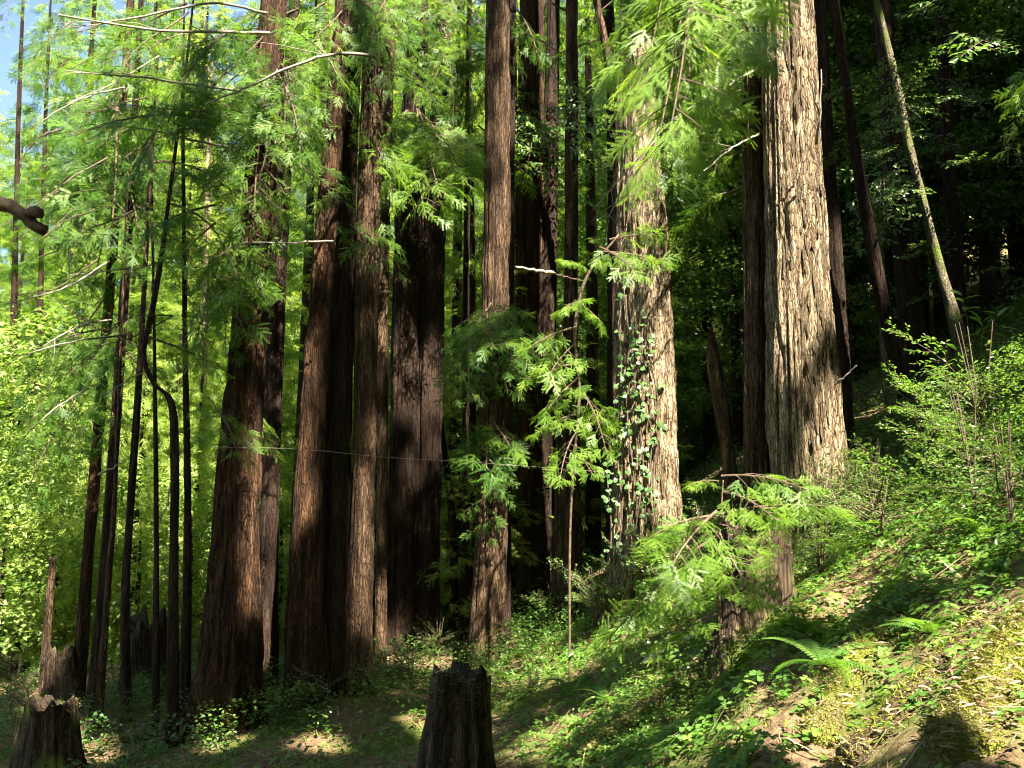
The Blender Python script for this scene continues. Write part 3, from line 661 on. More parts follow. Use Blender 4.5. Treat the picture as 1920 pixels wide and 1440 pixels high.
def canopy(t, cx, cy, z0, z1, R, n, seed, per=34):
    """crown of layered boughs, cut open over lit segments and filled with shade sprays"""
    r = np.random.default_rng(seed); off = np.array(t.location); pos, yaw = [], []
    for i in range(n):
        f = (i+r.random())/n; z = z0 + (z1-z0)*f; a = r.uniform(0, 2*np.pi); ln = R*(1-.3*f)*r.uniform(.7, 1.15); el = r.uniform(-.35, .1)
        for j in range(per):
            u = r.uniform(.15, 1)**.7; o = r.uniform(-1, 1)*(.42*ln*(1-u) + .2)
            pos.append([cx + math.cos(a)*u*ln - math.sin(a)*o, cy + math.sin(a)*u*ln + math.cos(a)*o, z + math.sin(el)*u*ln - .2*abs(o)]); yaw.append(a + np.sign(o)*r.uniform(.1, 1.1))
    for (x, y, z, a) in SHADE.get(seed-300, []) if seed >= 300 else []: pos.append([x, y, z]); yaw.append(a)
    pos, yaw = np.array(pos), np.array(yaw)
    q = pos - [0, 0, CAMZ]; fy = q[:, 1]*CP + q[:, 2]*SP; uz = q[:, 2]*CP - q[:, 1]*SP; fs = np.where(fy > .1, fy, 1)
    seen = (fy > .1) & (uz/fs < 770/F) & (np.abs(q[:, 0])/fs < 1060/F)
    gap = fbm(pos[:, 0]*.55, pos[:, 1]*.55, pos[:, 2]*.55, 2) > .24
    gap[n*per:] = False
    k = ~seen & ~gap & ~blocked(pos + np.stack([np.cos(yaw), np.sin(yaw), 0*yaw - .2], -1)*.25, .27); pos, yaw = pos[k], yaw[k]; m = len(pos)
    if m < 3: return
    Rm = rot('z', yaw) @ rot('y', r.uniform(0, .7, m)) @ rot('x', r.normal(0, .4, m)); pick = r.integers(0, 5, m); sc = r.uniform(.8, 1.4, m); gq = Geo()
    for c in range(5):
        w = pick == c; gq.stamp(CSP[c], mats4(Rm[w], pos[w]-off, sc[w]), np.clip(.5 + r.normal(0, .2, w.sum()), 0, 1))
    link('crown', gq.mesh('crown', M['needle']), t)
for i, k in enumerate(['T1','T2','T3','T4','T4b','T6','T7','T8','T9b','T10','T11','T11b','T12','T2b','T1b']):
    t = MT[k]; canopy(t, t.location.x, t.location.y, 15, 26, 1.7, 9, 200+i, 9)
UP = [(1.5,-3.0),(5,-2),(8.5,-1.2),(12,-1.5),(15.5,-1),(-1.5,-5.5),(3,-6.5),(6.8,-5.8),(10.5,-5.2),(14,-5),(-4.5,-4),(18.5,1),(11.5,4.5),(15.5,5),(19.5,7),(14.5,10),(18.5,13),(23,4),(3.4,-.7),(.3,-1.2),(22,11),(12.5,8),(17,9),(16.5,2),(20.5,15),(24,17)]  # unseen redwoods added to shade the trunks and the slope
for (x, y) in UP:
    best = None
    for dy in (0, -.5):                             # keep its trunk out of the sunbeams
        for dx in (0, .4, -.4, .8, -.8, 1.2, -1.2, 1.6, -1.6, 2, -2):
            c = int(blocked(np.array([[x+dx, y+dy, h] for h in np.arange(2, 31, .4)]), .35).sum())
            if best is None or c < best[0]: best = (c, x+dx, y+dy)
    UPBASE.append(best[1:])
shade_sprays()
for i, (x, y) in enumerate(UPBASE):
    gz = float(ground_z(x, y)); b = np.array([x, y, gz])
    hill = x > 11 and y > 2
    t = thing('redwood_tree', b, 'unseen redwood added on the right hillside to shade the slope' if hill else 'unseen redwood added behind the viewer to shade the trunks', 'tree', 'unseen shade redwoods uphill of the view' if hill else 'unseen shade redwoods behind the viewer')
    link('trunk', trunk_mesh('trunk', np.array([[0, 0, -.5], [0, 0, 0], [.1, 0, 16], [.1, .1, 33]]), [.6, .55, .38, .06], M['bark_red'], 20, 40, .08, 4, .5, i), t)
    canopy(t, x, y, gz+(8 if hill else 6), gz+29 if hill else 33, 4.3, 100, 300+i, 20 if hill else 30)

# ------------------------------------------------------------------ background trees
def bg_conifer(x, y, h, label, group, seed, var, rs=1.0):
    r = random.Random(seed); gz = float(ground_z(x, y)); t = thing('conifer', (x, y, gz), label, 'tree', group)
    s = h/26
    link('trunk', FTR, t, np.diag([s, s, s, 1.]))
    m = np.diag([s*rs, s*rs, s, 1.]); a = r.uniform(0, 6.28); m[:2, :2] = m[:2, :2] @ np.array([[math.cos(a), -math.sin(a)], [math.sin(a), math.cos(a)]])
    small = h < 10.5
    if small: m[:3, :3] *= 26/9.5; m[:2, :2] /= rs
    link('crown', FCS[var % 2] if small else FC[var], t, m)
FTR = trunk_mesh('far_trunk', np.array([[0, 0, -1.], [0, 0, 0], [.1, 0, 12], [0, .1, 25]]), [.30, .27, .18, .03], M['bark_dark'], 12, 16, .06, 3, .5, 3)
r0 = random.Random(11)
spots = []
for row, (y, n, x0, x1, h0) in enumerate([(21.5, 9, -14, -.5, 7.5), (25.5, 12, -18, 2, 13.5), (30.5, 13, -22, 5, 23), (36.5, 14, -27, 8, 32), (44, 15, -33, 12, 38), (54, 15, -40, 17, 42), (66, 14, -48, 24, 46)]):
    for i in range(n):
        x = x0 + (x1-x0)*(i+.5)/n + r0.uniform(-.6, .6); spots.append((x, y + r0.uniform(-1.3, 1.3), row, h0*r0.uniform(.85, 1.12)))
ORD = 'first second third fourth fifth sixth seventh eighth ninth tenth eleventh twelfth thirteenth fourteenth fifteenth sixteenth'.split(); ROWN = ['low sunlit front', 'second', 'third', 'fourth', 'fifth', 'sixth', 'farthest']; cnt = {}
for i, (x, y, row, h) in enumerate(spots):
    u = 960 + x/y*F
    where = 'left edge' if u < 180 else 'young redwood pair' if u < 330 else 'thick left redwood' if u < 540 else 'centre-left trunks' if u < 730 else 'black central pair' if u < 860 else 'centre-right trunks'
    if u < 70 and row > 1: h *= .85
    cnt[row] = cnt.get(row, 0) + 1
    bg_conifer(x, y, h, ORD[cnt[row]-1] + ' conifer from left, ' + ROWN[row] + ' background row, behind the ' + where, 'background conifers', i, i % 4, r0.uniform(.9, 1.2)*[2.1, 1.5, 1.2, 1.1, 1.1, 1, 1][row])
for i, (u, y, h) in enumerate([(560, 18.6, 15), (700, 19.2, 16), (850, 18.4, 15), (960, 19.5, 17), (1110, 19, 16), (880, 17.2, 11)]):
    bg_conifer((u-960)/F*y, y, h, 'slim young conifer filling the gap behind the ' + ['patch-lit and stripped-foot trunks', 'thin straight trunk', 'thin dark trunk right of the black pair', 'stripe-lit redwood', 'pale leaning trunk', 'leaning stem by the black pair', 'straight dark sapling', 'crooked trunk', 'dead pole', 'young redwood pair'][i], 'young conifers between the trunks', 700+i, i % 4, 1.35)
bk = random.Random(5)  # rows of unseen conifers added to block sky light from behind
for row, (y, n, x0, x1) in enumerate([(-12, 9, -24, 26), (-19, 10, -32, 36), (-28, 10, -42, 46)]):
    for i in range(n):
        bg_conifer(x0 + (x1-x0)*(i+.5)/n + bk.uniform(-1, 1), y + bk.uniform(-1.5, 1.5), bk.uniform(17, 21) + row*2, 'unseen conifer added behind the viewer to block sky light', 'unseen sky-blocking conifers behind the viewer', 900+i, i % 4, 1.25)
for i, (x, y) in enumerate([(-13, -6), (-15, 0), (-14, 5), (-17, 9), (-19, 14), (-21, 3), (-24, 9), (21, -3), (25, 0), (29, 6), (27, 12), (27, 18), (33, 12), (24, 23)]):  # unseen side conifers, added to keep low sky light out
    bg_conifer(x, y, bk.uniform(16, 22), 'unseen conifer added at the side to block sky light', 'unseen sky-blocking conifers beside the view', 950+i, i % 4, 1.2)
FBT = trunk_mesh('leafy_far_trunk', np.array([[0, 0, -4.], [0, 0, 0], [.1, 0, 3], [0, .1, 6]]), [.13, .12, .09, .03], M['bark_dark'], 10, 12, .06, 3, .5, 3)
def bg_broad(x, y, z, s, label, group, var, sz=1.0):
    gz = float(ground_z(x, y)); t = thing('leafy_tree', (x, y, gz), label, 'tree', group)
    link('trunk', FBT, t, np.diag([s, s, max(.4, (z-gz)/4 + s*.6), 1.]))
    a = r0.uniform(0, 6.28); m = np.diag([s, s, s*sz, 1.]); m[:2, :2] = m[:2, :2] @ np.array([[math.cos(a), -math.sin(a)], [math.sin(a), math.cos(a)]]); m[2, 3] = z-gz
    link('crown', FB[var], t, m)
def bg_maple(u, y, z, s, label):
    x = (u-960)/F*y; gz = float(ground_z(x, y)); t = thing('leafy_tree', (x, y, gz), label, 'tree', 'bright leafy trees at left')
    link('trunk', FBT, t, np.diag([s*.7, s*.7, .45 + z/8, 1.])); a = r0.uniform(0, 6.28); m = np.diag([s, s, s, 1.]); m[:2, :2] = m[:2, :2] @ np.array([[math.cos(a), -math.sin(a)], [math.sin(a), math.cos(a)]]); m[2, 3] = z
    link('crown', FBL[int(u) % 2], t, m)
for a in [(20, 18.5, .1, .85, 'bright leafy tree low at the left edge behind the hollow stump'), (110, 19.5, .2, .9, 'bright leafy tree behind the bare broken pole'), (270, 20, .2, .8, 'bright leafy tree seen through the saplings left of the crooked trunk'), (365, 19.5, .1, .8, 'bright leafy tree between the crooked trunk and the thick left redwood'),
          (530, 19.5, .2, .9, 'bright leafy tree in the gap right of the slender black trunk'), (-40, 17, 2.5, .9, 'pale leafy tree hanging in from the left edge at mid height'), (60, 21, 3.5, 1.0, 'pale leafy tree above the broken pole'), (860, 20.5, .3, .8, 'bright leafy tree in the gap right of the black central pair')]: bg_maple(*a)
k = 0
for (y, n, u0, u1) in [(18.8, 6, 1700, 2080), (21.5, 8, 1300, 2100), (25.5, 9, 1000, 2100), (30, 9, 1000, 2150), (38, 10, 950, 2200)]:
    for i in range(n):
        u = u0 + (u1-u0)*(i+.5)/n + r0.uniform(-30, 30); x = (u-960)/F*y; gz = float(ground_z(x, y))
        where = 'ivy redwood' if u < 1330 else 'largest pale redwood' if u < 1600 else 'mossy leaning trunk' if u < 1780 else 'right edge trunks'
        for lv in range(3 if y < 22 else 2):
            bg_broad(x + r0.uniform(-.8, .8), y + r0.uniform(-1, 1), gz + [.8, 6.5, 11.5][lv] + r0.uniform(-.8, .8), r0.uniform(.75, 1.05), ORD[i] + ' leafy tree from left, ' + {18.8: 'nearest', 21.5: 'second', 25.5: 'third', 30: 'fourth', 38: 'farthest'}[y] + ' hillside row, ' + ['low', 'middle', 'high'][lv] + ', behind the ' + where, 'leafy trees on the right hillside', k % 4); k += 1

# ------------------------------------------------------------------ near boughs hanging into the picture
def nb(key, a, b, kind='needle', ya=None, **kw):
    """a: (u, v) on the trunk, b: (u, v, dY) tip"""
    t = MT[key]; Y = t['_Y']
    return bough(t, P(a[0], a[1], Y + (ya or 0)), P(b[0], b[1], Y + b[2]), kind, **kw)
# the long bright bough over the central trunks
for b in [(690,300,-2.2),(665,350,-2.2),(830,300,-2.4),(905,290,-2.0),(790,340,-2.4),(860,330,-1.8)]: nb('T4', (770, 190), b, 'bright')
for b in [(560,215,-1.6),(600,250,-1.6),(520,340,-1.4),(480,400,-1.2)]: nb('T1', (520, 120), b, 'needle')
for b in [(300,60,-1),(220,130,-2),(330,190,-1.4),(180,230,-1.6),(380,290,-.6),(160,60,-2),(120,160,-2.5)]: nb('T1', (500, random.randint(-60, 250)), b, 'needle')
for b in [(90,200,-1),(150,330,-1.5),(60,330,-1.2),(280,300,-1.2),(240,400,-2.2),(290,420,-2),(120,440,-1.5),(50,480,-1),(160,520,-1),(330,420,.4)]: nb('L1', (232, random.randint(60, 330)), b, 'needle')
for b in [(330,520,-.5),(380,480,-1),(360,600,-.5),(310,620,-1),(390,640,-.8),(400,560,.5)]: nb('T1', (470, random.randint(380, 520)), b, 'needle')
for b in [(60,640,-1),(120,690,-1),(40,760,-1.4),(150,600,-.5),(90,830,-1.2),(30,900,-1.5),(250,680,-.5)]: nb('L1', (200, random.randint(520, 680)), b, 'needle')
for b in [(740,40,-1.4),(700,110,-1.2),(640,40,-1)]: nb('T3', (700, -40), b, 'needle')
for b in [(870,200,-1),(860,120,-.6),(900,260,-.5),(850,330,.4),(880,420,.5)]: nb('T4b', (832, random.randint(0, 200)), b, 'needle')
for b in [(960,640,-1.8),(850,640,-1.8),(900,600,-2.2),(880,700,-1.6),(960,700,-1.4),(1000,660,-1.2),(830,690,-1.5)]: nb('T6', (925, 570), b, 'needle')
for b in [(930,860,-1.2),(900,980,-1),(970,820,-1)]: nb('T6', (925, 780), b, 'needle')
for b in [(1010,260,-1.4),(980,330,-1.5),(1040,340,-1.2),(1100,290,-1.2),(960,250,-1)]: nb('T7', (1000, 200), b, 'broad_bright')
for b in [(1090,240,-1),(1130,260,-1.2),(1110,330,-.8),(1060,180,-.5)]: nb('T8', (1072, 150), b, 'broad')
# boughs in front of the ivy redwood: hang from its own limbs above the frame
for b in [(1190,40,-6.2),(1230,110,-6.4),(1180,190,-6.6),(1250,190,-6.5),(1270,60,-6.0),(1210,150,-6.8),(1290,130,-5.8)]:
    bough(MT['T10'], P(1330, -160, MT['T10']['_Y']-5.2), P(b[0], b[1], MT['T10']['_Y']+b[2]), 'bright')
for b in [(1300,170,-.8),(1320,260,-.5),(1310,110,-.8),(1270,220,-.8),(1340,330,.6),(1300,400,1.2)]: nb('T12', (1395, b[1]-60), b, 'bright' if b[1] < 350 else 'needle')
for b in [(1330,60,-.6),(1300,0,-.8),(1290,240,-.6)]: nb('T12', (1400, -20), b, 'broad_bright')
for b in [(1900,160,-4),(1890,220,-4),(1930,100,-4)]: bough(MT['T17c'], P(2040, 40, 9), P(b[0], b[1], 8.5), 'bright')
for b in [(1660,110,-1),(1720,140,-1.2),(1760,90,-.8),(1640,190,-1),(1700,230,-1.4),(1760,210,-1),(1640,260,-.8)]: nb('T14', (1690, 190), b, 'broad_bright')
for b in [(1640,290,-1.2),(1600,300,-1),(1690,310,-1),(1640,400,-1.2),(1690,400,-1),(1610,460,-1.2),(1660,440,-1.4)]: nb('T15b', (1670, 280), b, 'broad')

rb = random.Random(31)
def many(keys, n, v0, v1, reach, kinds, dyr=(-2.2, .8), drop=(20, 90)):
    for _ in range(n):
        k = rb.choice(keys); t = MT[k]; Y = t['_Y']; v = rb.uniform(v0, v1); off = np.array(t.location)
        C = t.children[0].data.vertices; z = P(960, v, Y)[2]
        # where the trunk stands at that height
        best = min(range(0, len(C), 7), key=lambda q: abs(C[q].co.z + off[2] - z)); u = 960 + (C[best].co.x + off[0])/Y*F*(CP - (720-v)/F*SP)
        sg = rb.choice((-1, 1)); L = rb.uniform(*reach)
        nb(k, (u, v), (u + sg*L, v + rb.uniform(*drop), rb.uniform(*dyr)), rb.choice(kinds))
LK = ['L1', 'L2', 'L5', 'L7', 'L10', 'L11', 'T1', 'T1b']
many(LK, 62, -90, 420, (60, 190), ['needle', 'needle', 'bright'])
many(['L1', 'L2', 'L4', 'L5', 'L10', 'L11'], 26, 380, 760, (50, 150), ['needle', 'bright'], (-1.5, 1))
many(['T2', 'T3', 'T4b', 'T6b', 'T5', 'T3b'], 26, -110, 150, (50, 140), ['needle', 'bright', 'needle'], (-1.6, .8))
many(['T7b', 'T8', 'T9b', 'T5'], 16, -80, 330, (40, 120), ['needle', 'broad', 'bright'], (-1.2, .8))
many(['T11b', 'T14', 'T15', 'T15b', 'T16', 'T17a', 'T17b', 'T17c'], 46, -40, 430, (50, 150), ['broad', 'broad', 'broad_bright'], (-1.5, .8), (-30, 60))
many(['T17a', 'T17b', 'T15b'], 8, 380, 560, (50, 120), ['broad', 'broad_bright'], (-1.5, 0), (-20, 60))
for k in ('T1', 'T2', 'T3', 'T4', 'T4b', 'T6', 'T7', 'T8', 'T12', 'T2b'):     # snapped stubs
    t = MT[k]; Y = t['_Y']; off = np.array(t.location); tv = t.children[0].data.vertices
    for _ in range(5):
        q = tv[rb.randrange(len(tv))].co; p = np.array(q) + off
        if p[2] < 1 or p[2] > 9 or p[1] > Y: continue
        a = rb.uniform(-2.9, -.3); ln = rb.uniform(.06, .28); d = np.array([math.cos(a), math.sin(a), rb.uniform(-.4, .3)])*ln; gq = Geo()
        tube(gq, np.array([p - d*.2, p + d*.5, p + d + [0, 0, -.02]]) - off, [.016, .010, .004], 5); link('branch_stub', gq.mesh('branch_stub', M['twig_dark']), t)

# dead limbs
dead_branch(MT['T1'], [(505,62,12.2),(400,60,11.6),(280,55,11),(110,28,10.4)], 7, 3)
dead_branch(MT['T1'], [(500,25,12.2),(400,5,11.5),(250,35,11),(130,52,10.5)], 6, 2)
dead_branch(MT['T1'], [(470,172,12.3),(390,163,11.6),(260,145,11),(118,132,10.6)], 6, 2)
dead_branch(MT['T3'], [(700,106,12.2),(630,101,11.2),(560,120,10.8),(470,160,10.6),(385,195,10.6)], 7, 2.5)
dead_branch(MT['T1'], [(460,280,12.3),(370,265,11.8),(290,245,11.4),(210,235,11)], 5, 2)
dead_branch(MT['T1'], [(625,452,12.1),(540,456,12.1),(470,455,12.1)], 4, 2)
dead_branch(MT['L2'], [(232,628,13.2),(190,633,12.6),(140,640,12),(30,668,11.5)], 5, 2)
dead_branch(MT['L1'], [(208,600,13.3),(150,610,12.5),(80,650,12)], 4, 2)
dead_branch(MT['L1'], [(205,490,13.3),(120,540,12.5),(10,570,12)], 4, 2)
dead_branch(MT['L1'], [(185,890,13.3),(205,880,13),(235,865,12.8)], 5, 1.5)
dead_branch(MT['T7'], [(1037,512,11.6),(1002,507,11.4),(967,501,11.2)], 8, 5)
dead_branch(MT['T7'], [(1037,512,11.6),(1060,519,11.8),(1095,528,12)], 3, 2, 'twig_dark')
dead_branch(MT['T12'], [(1420,128,11.3),(1375,155,10.8),(1320,185,10.4),(1260,225,10.2)], 6, 2)
dead_branch(MT['T12'], [(1425,250,11.3),(1370,280,10.8),(1310,330,10.4)], 5, 2)
dead_branch(MT['T11'], [(1565,722,10.3),(1585,705,10.2),(1606,686,10.1)], 5, 2)
dead_branch(MT['T11'], [(1530,270,10.5),(1537,220,10.3),(1540,130,10.2)], 7, 2, n=8)
dead_branch(MT['T11'], [(1537,220,10.4),(1528,185,10.2),(1522,150,10.1)], 5, 1.5, n=8)
dead_branch(MT['T10'], [(1235,240,12.6),(1200,290,12.4),(1150,350,12.2),(1110,395,12)], 4, 1.5)
dead_branch(MT['T10'], [(1230,260,12.6),(1185,320,12.4),(1165,370,12.2),(1135,410,12)], 4, 1.5)
dead_branch(MT['L4'], [(322,905,12.6),(312,950,12.3),(300,975,12.2)], 4, 2, n=8)
for i in range(16):    # fine drooping twigs on the left trees
    u = random.randint(20, 400); v = random.randint(150, 900); dx = random.randint(80, 190)
    dead_branch(MT['T1' if u > 250 else 'L1'], [(u+dx, v-random.randint(10, 70), 12.5), (u+dx*.5, v-random.randint(0, 30), 12), (u, v+random.randint(0, 40), 11.5)], random.uniform(2.5, 4.5), 1.5, random.choice(['twig_dark', 'twig_dark', 'twig']))
o = thing('broken_limb', P(-60, 360, 5.0), 'thick dark broken limb poking in from the left edge', 'branch')
dead_branch(o, [(-60,352,5.0),(0,378,5.0),(40,402,5.0),(83,432,5.0)], 34, 24, 'twig_dark', 'limb', 12)
dead_branch(o, [(52,408,5.0),(62,398,4.98),(78,400,4.96)], 26, 20, 'twig_dark', 'knob', 8)
gq = Geo(); L = smooth_line(np.array([P(380,838,12.6), P(560,842,12), P(720,857,11.5), P(900,868,11.5), P(1145,886,12.6)]), 30)
tube(gq, L-L[0], .003, 4); o = link('wire', gq.mesh('wire', M['twig'])); o.location = Vector([float(c) for c in L[0]]); tag(o, 'thin pale wire strung level across the central trunks', 'wire')

# ------------------------------------------------------------------ young conifers in the middle
def sapling(label, stem, Y, boughs, mat='twig', kind='bright'):
    pts = [P(u, v, Y) for u, v, _ in stem]; gz = float(ground_z(pts[0][0], Y)); base = np.array([pts[0][0], Y, gz]); pts.insert(0, base - [0, 0, .2]); rad = [px2m(stem[0][2], Y)/2] + [px2m(w, Y)/2 for *_, w in stem]
    t = thing('young_conifer', base, label, 'conifer'); gq = Geo(); C = smooth_line(np.hstack([pts, np.array(rad)[:, None]]), 40); tube(gq, C[:, :3]-base, C[:, 3], 8); link('stem', gq.mesh('stem', M[mat], True), t)
    for a, b in boughs: bough(t, P(a[0], a[1], Y), P(b[0], b[1], Y+b[2]), kind)
    return t
sapling('bright yellow-green young conifer with drooping boughs in front of the reddish redwood', [(1068,1205,4.5),(1070,960,5),(1086,740,6),(1078,620,7),(1100,520,6),(1160,440,4)], 11.5,
        [((1100,500),(1070,480,-.4)),((1120,480),(1250,470,-.3)),((1130,460),(1190,500,-.6)),((1140,450),(1230,430,.2)),((1090,560),(1060,560,-.6)),
         ((1080,620),(985,640,-.4)),((1080,640),(1040,690,-.6)),((1082,680),(980,700,-.2)),((1085,700),(1020,760,-.5)),((1086,740),(1140,840,-.3)),((1084,780),(1000,800,-.4)),((1080,820),(1050,880,-.6)),((1080,560),(1140,600,-.3)),((1076,860),(1110,880,-.5)),((1090,740),(1150,790,.4))], 'twig_dark')
sapling('low bushy young conifer with flat pale boughs in front of the largest redwood', [(1350,1180,8),(1345,1050,8),(1352,960,4),(1356,900,2)], 7.8,
        [((1350,960),(1210,990,-.4)),((1350,950),(1280,1040,-.8)),((1350,930),(1450,960,-.6)),((1350,900),(1510,900,-.4)),((1350,900),(1290,900,-.2)),((1350,1000),(1230,1080,-.3)),((1350,990),(1400,1060,-.8)),((1350,1040),(1180,1110,-.2)),((1350,960),(1560,930,-.2)),((1350,1050),(1120,1170,.1)),((1350,980),(1450,1010,-.2)),((1348,1100),(1440,1120,-.5)),((1348,1140),(1230,1190,-.2))], 'twig_dark', 'bright')

# ------------------------------------------------------------------ stumps, logs
BLADE = (np.array([[0, -.07, 0], [0, .07, 0], [.5, .05, .2], [1, 0, .22]]), np.array([[0, 1, 2], [0, 2, 3]]))
def fuzz(o, V, N, n, seed, lo=.015, hi=.05, straw=.22, zmin=.15):
    """moss and dry litter clinging to a log or stump, as uncountable parts"""
    r = np.random.default_rng(seed+50); k = np.nonzero(N[:, 2] > zmin)[0]
    if not len(k): return
    i = r.choice(k, n); m = n
    for nm, mat, w in (('moss', 'moss', r.random(n) > straw), ('litter', 'straw', None)):
        w = w if w is not None else ~prev
        prev = w; c = int(w.sum()); Rm = rot('z', r.uniform(0, 6.28, c)) @ rot('y', r.uniform(-.7 if nm == 'moss' else -.25, .5, c)) @ rot('x', r.normal(0, .5, c)); gq = Geo()
        gq.stamp(BLADE, mats4(Rm, V[i[w]] + r.normal(0, .012, (c, 3)), r.uniform(lo, hi*(1 if nm == 'moss' else 2), c)), r.random(c))
        q = link(nm, gq.mesh(nm, M[mat]), o); q['kind'] = 'stuff'
def stump(name, label, px, mat, jag, Y=None, nf=350, top_moss=False, flare=.35, sides=72, rings=60, depth=.16):
    t = make_tree(name, label, 'stump', px, M[mat], jag=jag, sides=sides, rings=rings, flare=flare, depth=depth, Y=Y, zf=.9)
    me = t.children[0].data; V = np.zeros(len(me.vertices)*3); me.vertices.foreach_get('co', V); V = V.reshape(-1, 3); N = np.tile([0, 0, 1.], (len(V), 1)); N[V[:, 2] < V[:, 2].max()*.72, 2] = 0; N[np.random.default_rng(1).random(len(V)) < .06, 2] = 1
    fuzz(t.children[0], V, N, nf, int(px[0][0]), .015, .045, .12); return t
s1 = stump('tree_stump', 'dark mossy-topped stump in the foreground below the central trunks', [(848,1470,124),(852,1400,112),(858,1320,104),(862,1262,100)], 'rotten', .13, Y=8.3, nf=1400)
s2 = stump('tree_stump', 'hollow broken stump at the lower left corner with a ragged rim', [(96,1475,100),(98,1400,84),(100,1340,74),(101,1318,76)], 'rotten', .12, Y=11.5)
s3 = stump('tree_stump', 'tall rotten black stump among ferns below the largest redwood', [(1418,1300,150),(1420,1180,128),(1415,1080,120),(1412,1000,112)], 'rotten', .35, Y=8.6)
s4 = stump('tree_stump', 'jagged dark stump in the background behind the crooked trunk', [(276,1370,96),(278,1250,84),(276,1160,74)], 'rotten', .3, Y=15.5)
s5 = stump('tree_stump', 'low dark stump behind the young redwood pair', [(112,1390,80),(118,1300,60),(112,1230,40)], 'rotten', .35, Y=14.8)
def log(name, label, pts, w0, w1, mat, seed=0, cat='log', sides=28, rings=40, lift=0.0):
    W = []
    for u, v in pts:
        p = G(u, v); p[2] += lift - (w0/2*p[1]/F*.05 if w0 > 20 else 0); W.append(p)
    W = np.array(W); C = smooth_line(W, rings); base = W[0].copy(); d = np.gradient(C, axis=0); d /= np.linalg.norm(d, axis=1, keepdims=True)
    up = np.array([0, 0, 1.]); a = np.cross(d, up); a /= np.linalg.norm(a, axis=1, keepdims=True); b = np.cross(a, d)
    q = np.linspace(0, 1, rings); R = (w0 + (w1-w0)*q)/2*W[:, 1].mean()/F; R[0] *= .55; R[-1] *= .45; R[1] *= .9; R[-2] *= .8
    th = np.arange(sides)/sides*2*np.pi; ct, st = np.cos(th)[None], np.sin(th)[None]; S = (q*np.linalg.norm(W[-1]-W[0]))[:, None]
    rr = R[:, None]*(1 + .9*fbm(ct*1.6+seed, st*1.6, S*3, 3) + .35*(vnoise(ct*6, st*6+seed, S*9)-.5) + .2*(vnoise(ct*14, st*14+seed, S*25)-.5))
    V = (C-base)[:, None] + rr[..., None]*(ct[..., None]*a[:, None] + st[..., None]*b[:, None])
    i = np.arange(rings-1)[:, None]*sides; j = np.arange(sides)[None]; kx = (j+1) % sides; Q = np.stack([i+j, i+kx, i+kx+sides, i+j+sides], -1).reshape(-1, 4)
    e0, e1 = np.arange(sides)[::-1], np.arange(sides)+(rings-1)*sides
    me = mesh_np(name, V.reshape(-1, 3), [Q, e0[None], e1[None]], [M[mat]], smooth=True)
    o = link(name, me); o.location = Vector([float(c) for c in base]); tag(o, label, cat)
    if w0 > 20: fuzz(o, V.reshape(-1, 3), ((rr[..., None]*0+1)*(ct[..., None]*a[:, None] + st[..., None]*b[:, None])).reshape(-1, 3), 2600 if w0 < 100 else 7000, seed)
    return o
log('mossy_log', 'short yellow-green mossy log slanting down the right bank', [(1530,1400),(1570,1310),(1620,1225),(1650,1185)], 62, 34, 'log_moss', 1)
log('mossy_root', 'long sunlit root ridge slanting up from the bottom centre', [(1090,1436),(1180,1370),(1270,1300),(1350,1235)], 40, 46, 'log_moss', 2, 'root')
log('mossy_root', 'thick mossy root in the lower right corner', [(1800,1440),(1850,1330),(1900,1230),(1960,1150)], 110, 70, 'log_moss', 3, 'root')
log('mossy_root', 'brown root between the mossy log and the corner root', [(1590,1440),(1680,1350),(1760,1260),(1840,1170)], 60, 34, 'rotten', 4, 'root')
log('fallen_log', 'thin fallen pole lying across the leaves above the root ridge', [(1205,1265),(1270,1225),(1345,1195)], 12, 9, 'twig', 5, sides=10, lift=.10)
log('fallen_log', 'weathered brown log lying behind the crooked trunk at left', [(190,1395),(250,1390),(320,1375)], 26, 18, 'rotten', 6)

# ------------------------------------------------------------------ ferns and shrubs
def frond_mesh(seed):
    r = np.random.default_rng(seed); gq = Geo(); n = 26; L = 1.0; q = np.linspace(0, 1, n)
    c = np.stack([q*L*.92, np.zeros(n), .42*q - .62*q**2.2], -1); tube(gq, c, np.linspace(.008, .002, n), 3, .3, cap=False)
    for i in range(2, n):
        t = q[i]; ln = .15*np.sin(np.pi*min(1, t*.85+.12))**.8*r.uniform(.85, 1.1)*(1.0 if t < .9 else .6)
        for s in (-1, 1):
            d = np.array([.30, s*1., -.18]); d /= np.linalg.norm(d); w = np.array([.021, 0, .006])
            V = np.array([c[i]-w*.6, c[i]+w*.6, c[i]+d*ln*.55+w*.7, c[i]+d*ln, c[i]+d*ln*.55-w*.5]); gq.add(V, [[0, 1, 2], [0, 2, 4], [4, 2, 3]], None, np.clip(.5+r.normal(0, .15), 0, 1))
    return gq.mesh('frond', M['fern'])
FR = [frond_mesh(i) for i in range(3)]
def fern(u, v, size, label, n=9, azr=(0, 6.28), lift=.02):
    p = G(u, v); t = thing('sword_fern', p, label, 'fern'); r = np.random.default_rng(int(u*3+v))
    for i in range(n):
        a = azr[0] + (azr[1]-azr[0])*(i+r.random()*.7)/n; s = size*r.uniform(.7, 1.15); el = r.uniform(-.5, .15)
        R = (rot('z', np.array([a])) @ rot('y', np.array([el])) @ rot('x', np.array([r.normal(0, .2)])))[0]*s; m = np.eye(4); m[:3, :3] = R; m[2, 3] = lift
        link('frond', FR[r.integers(0, 3)], t, m)
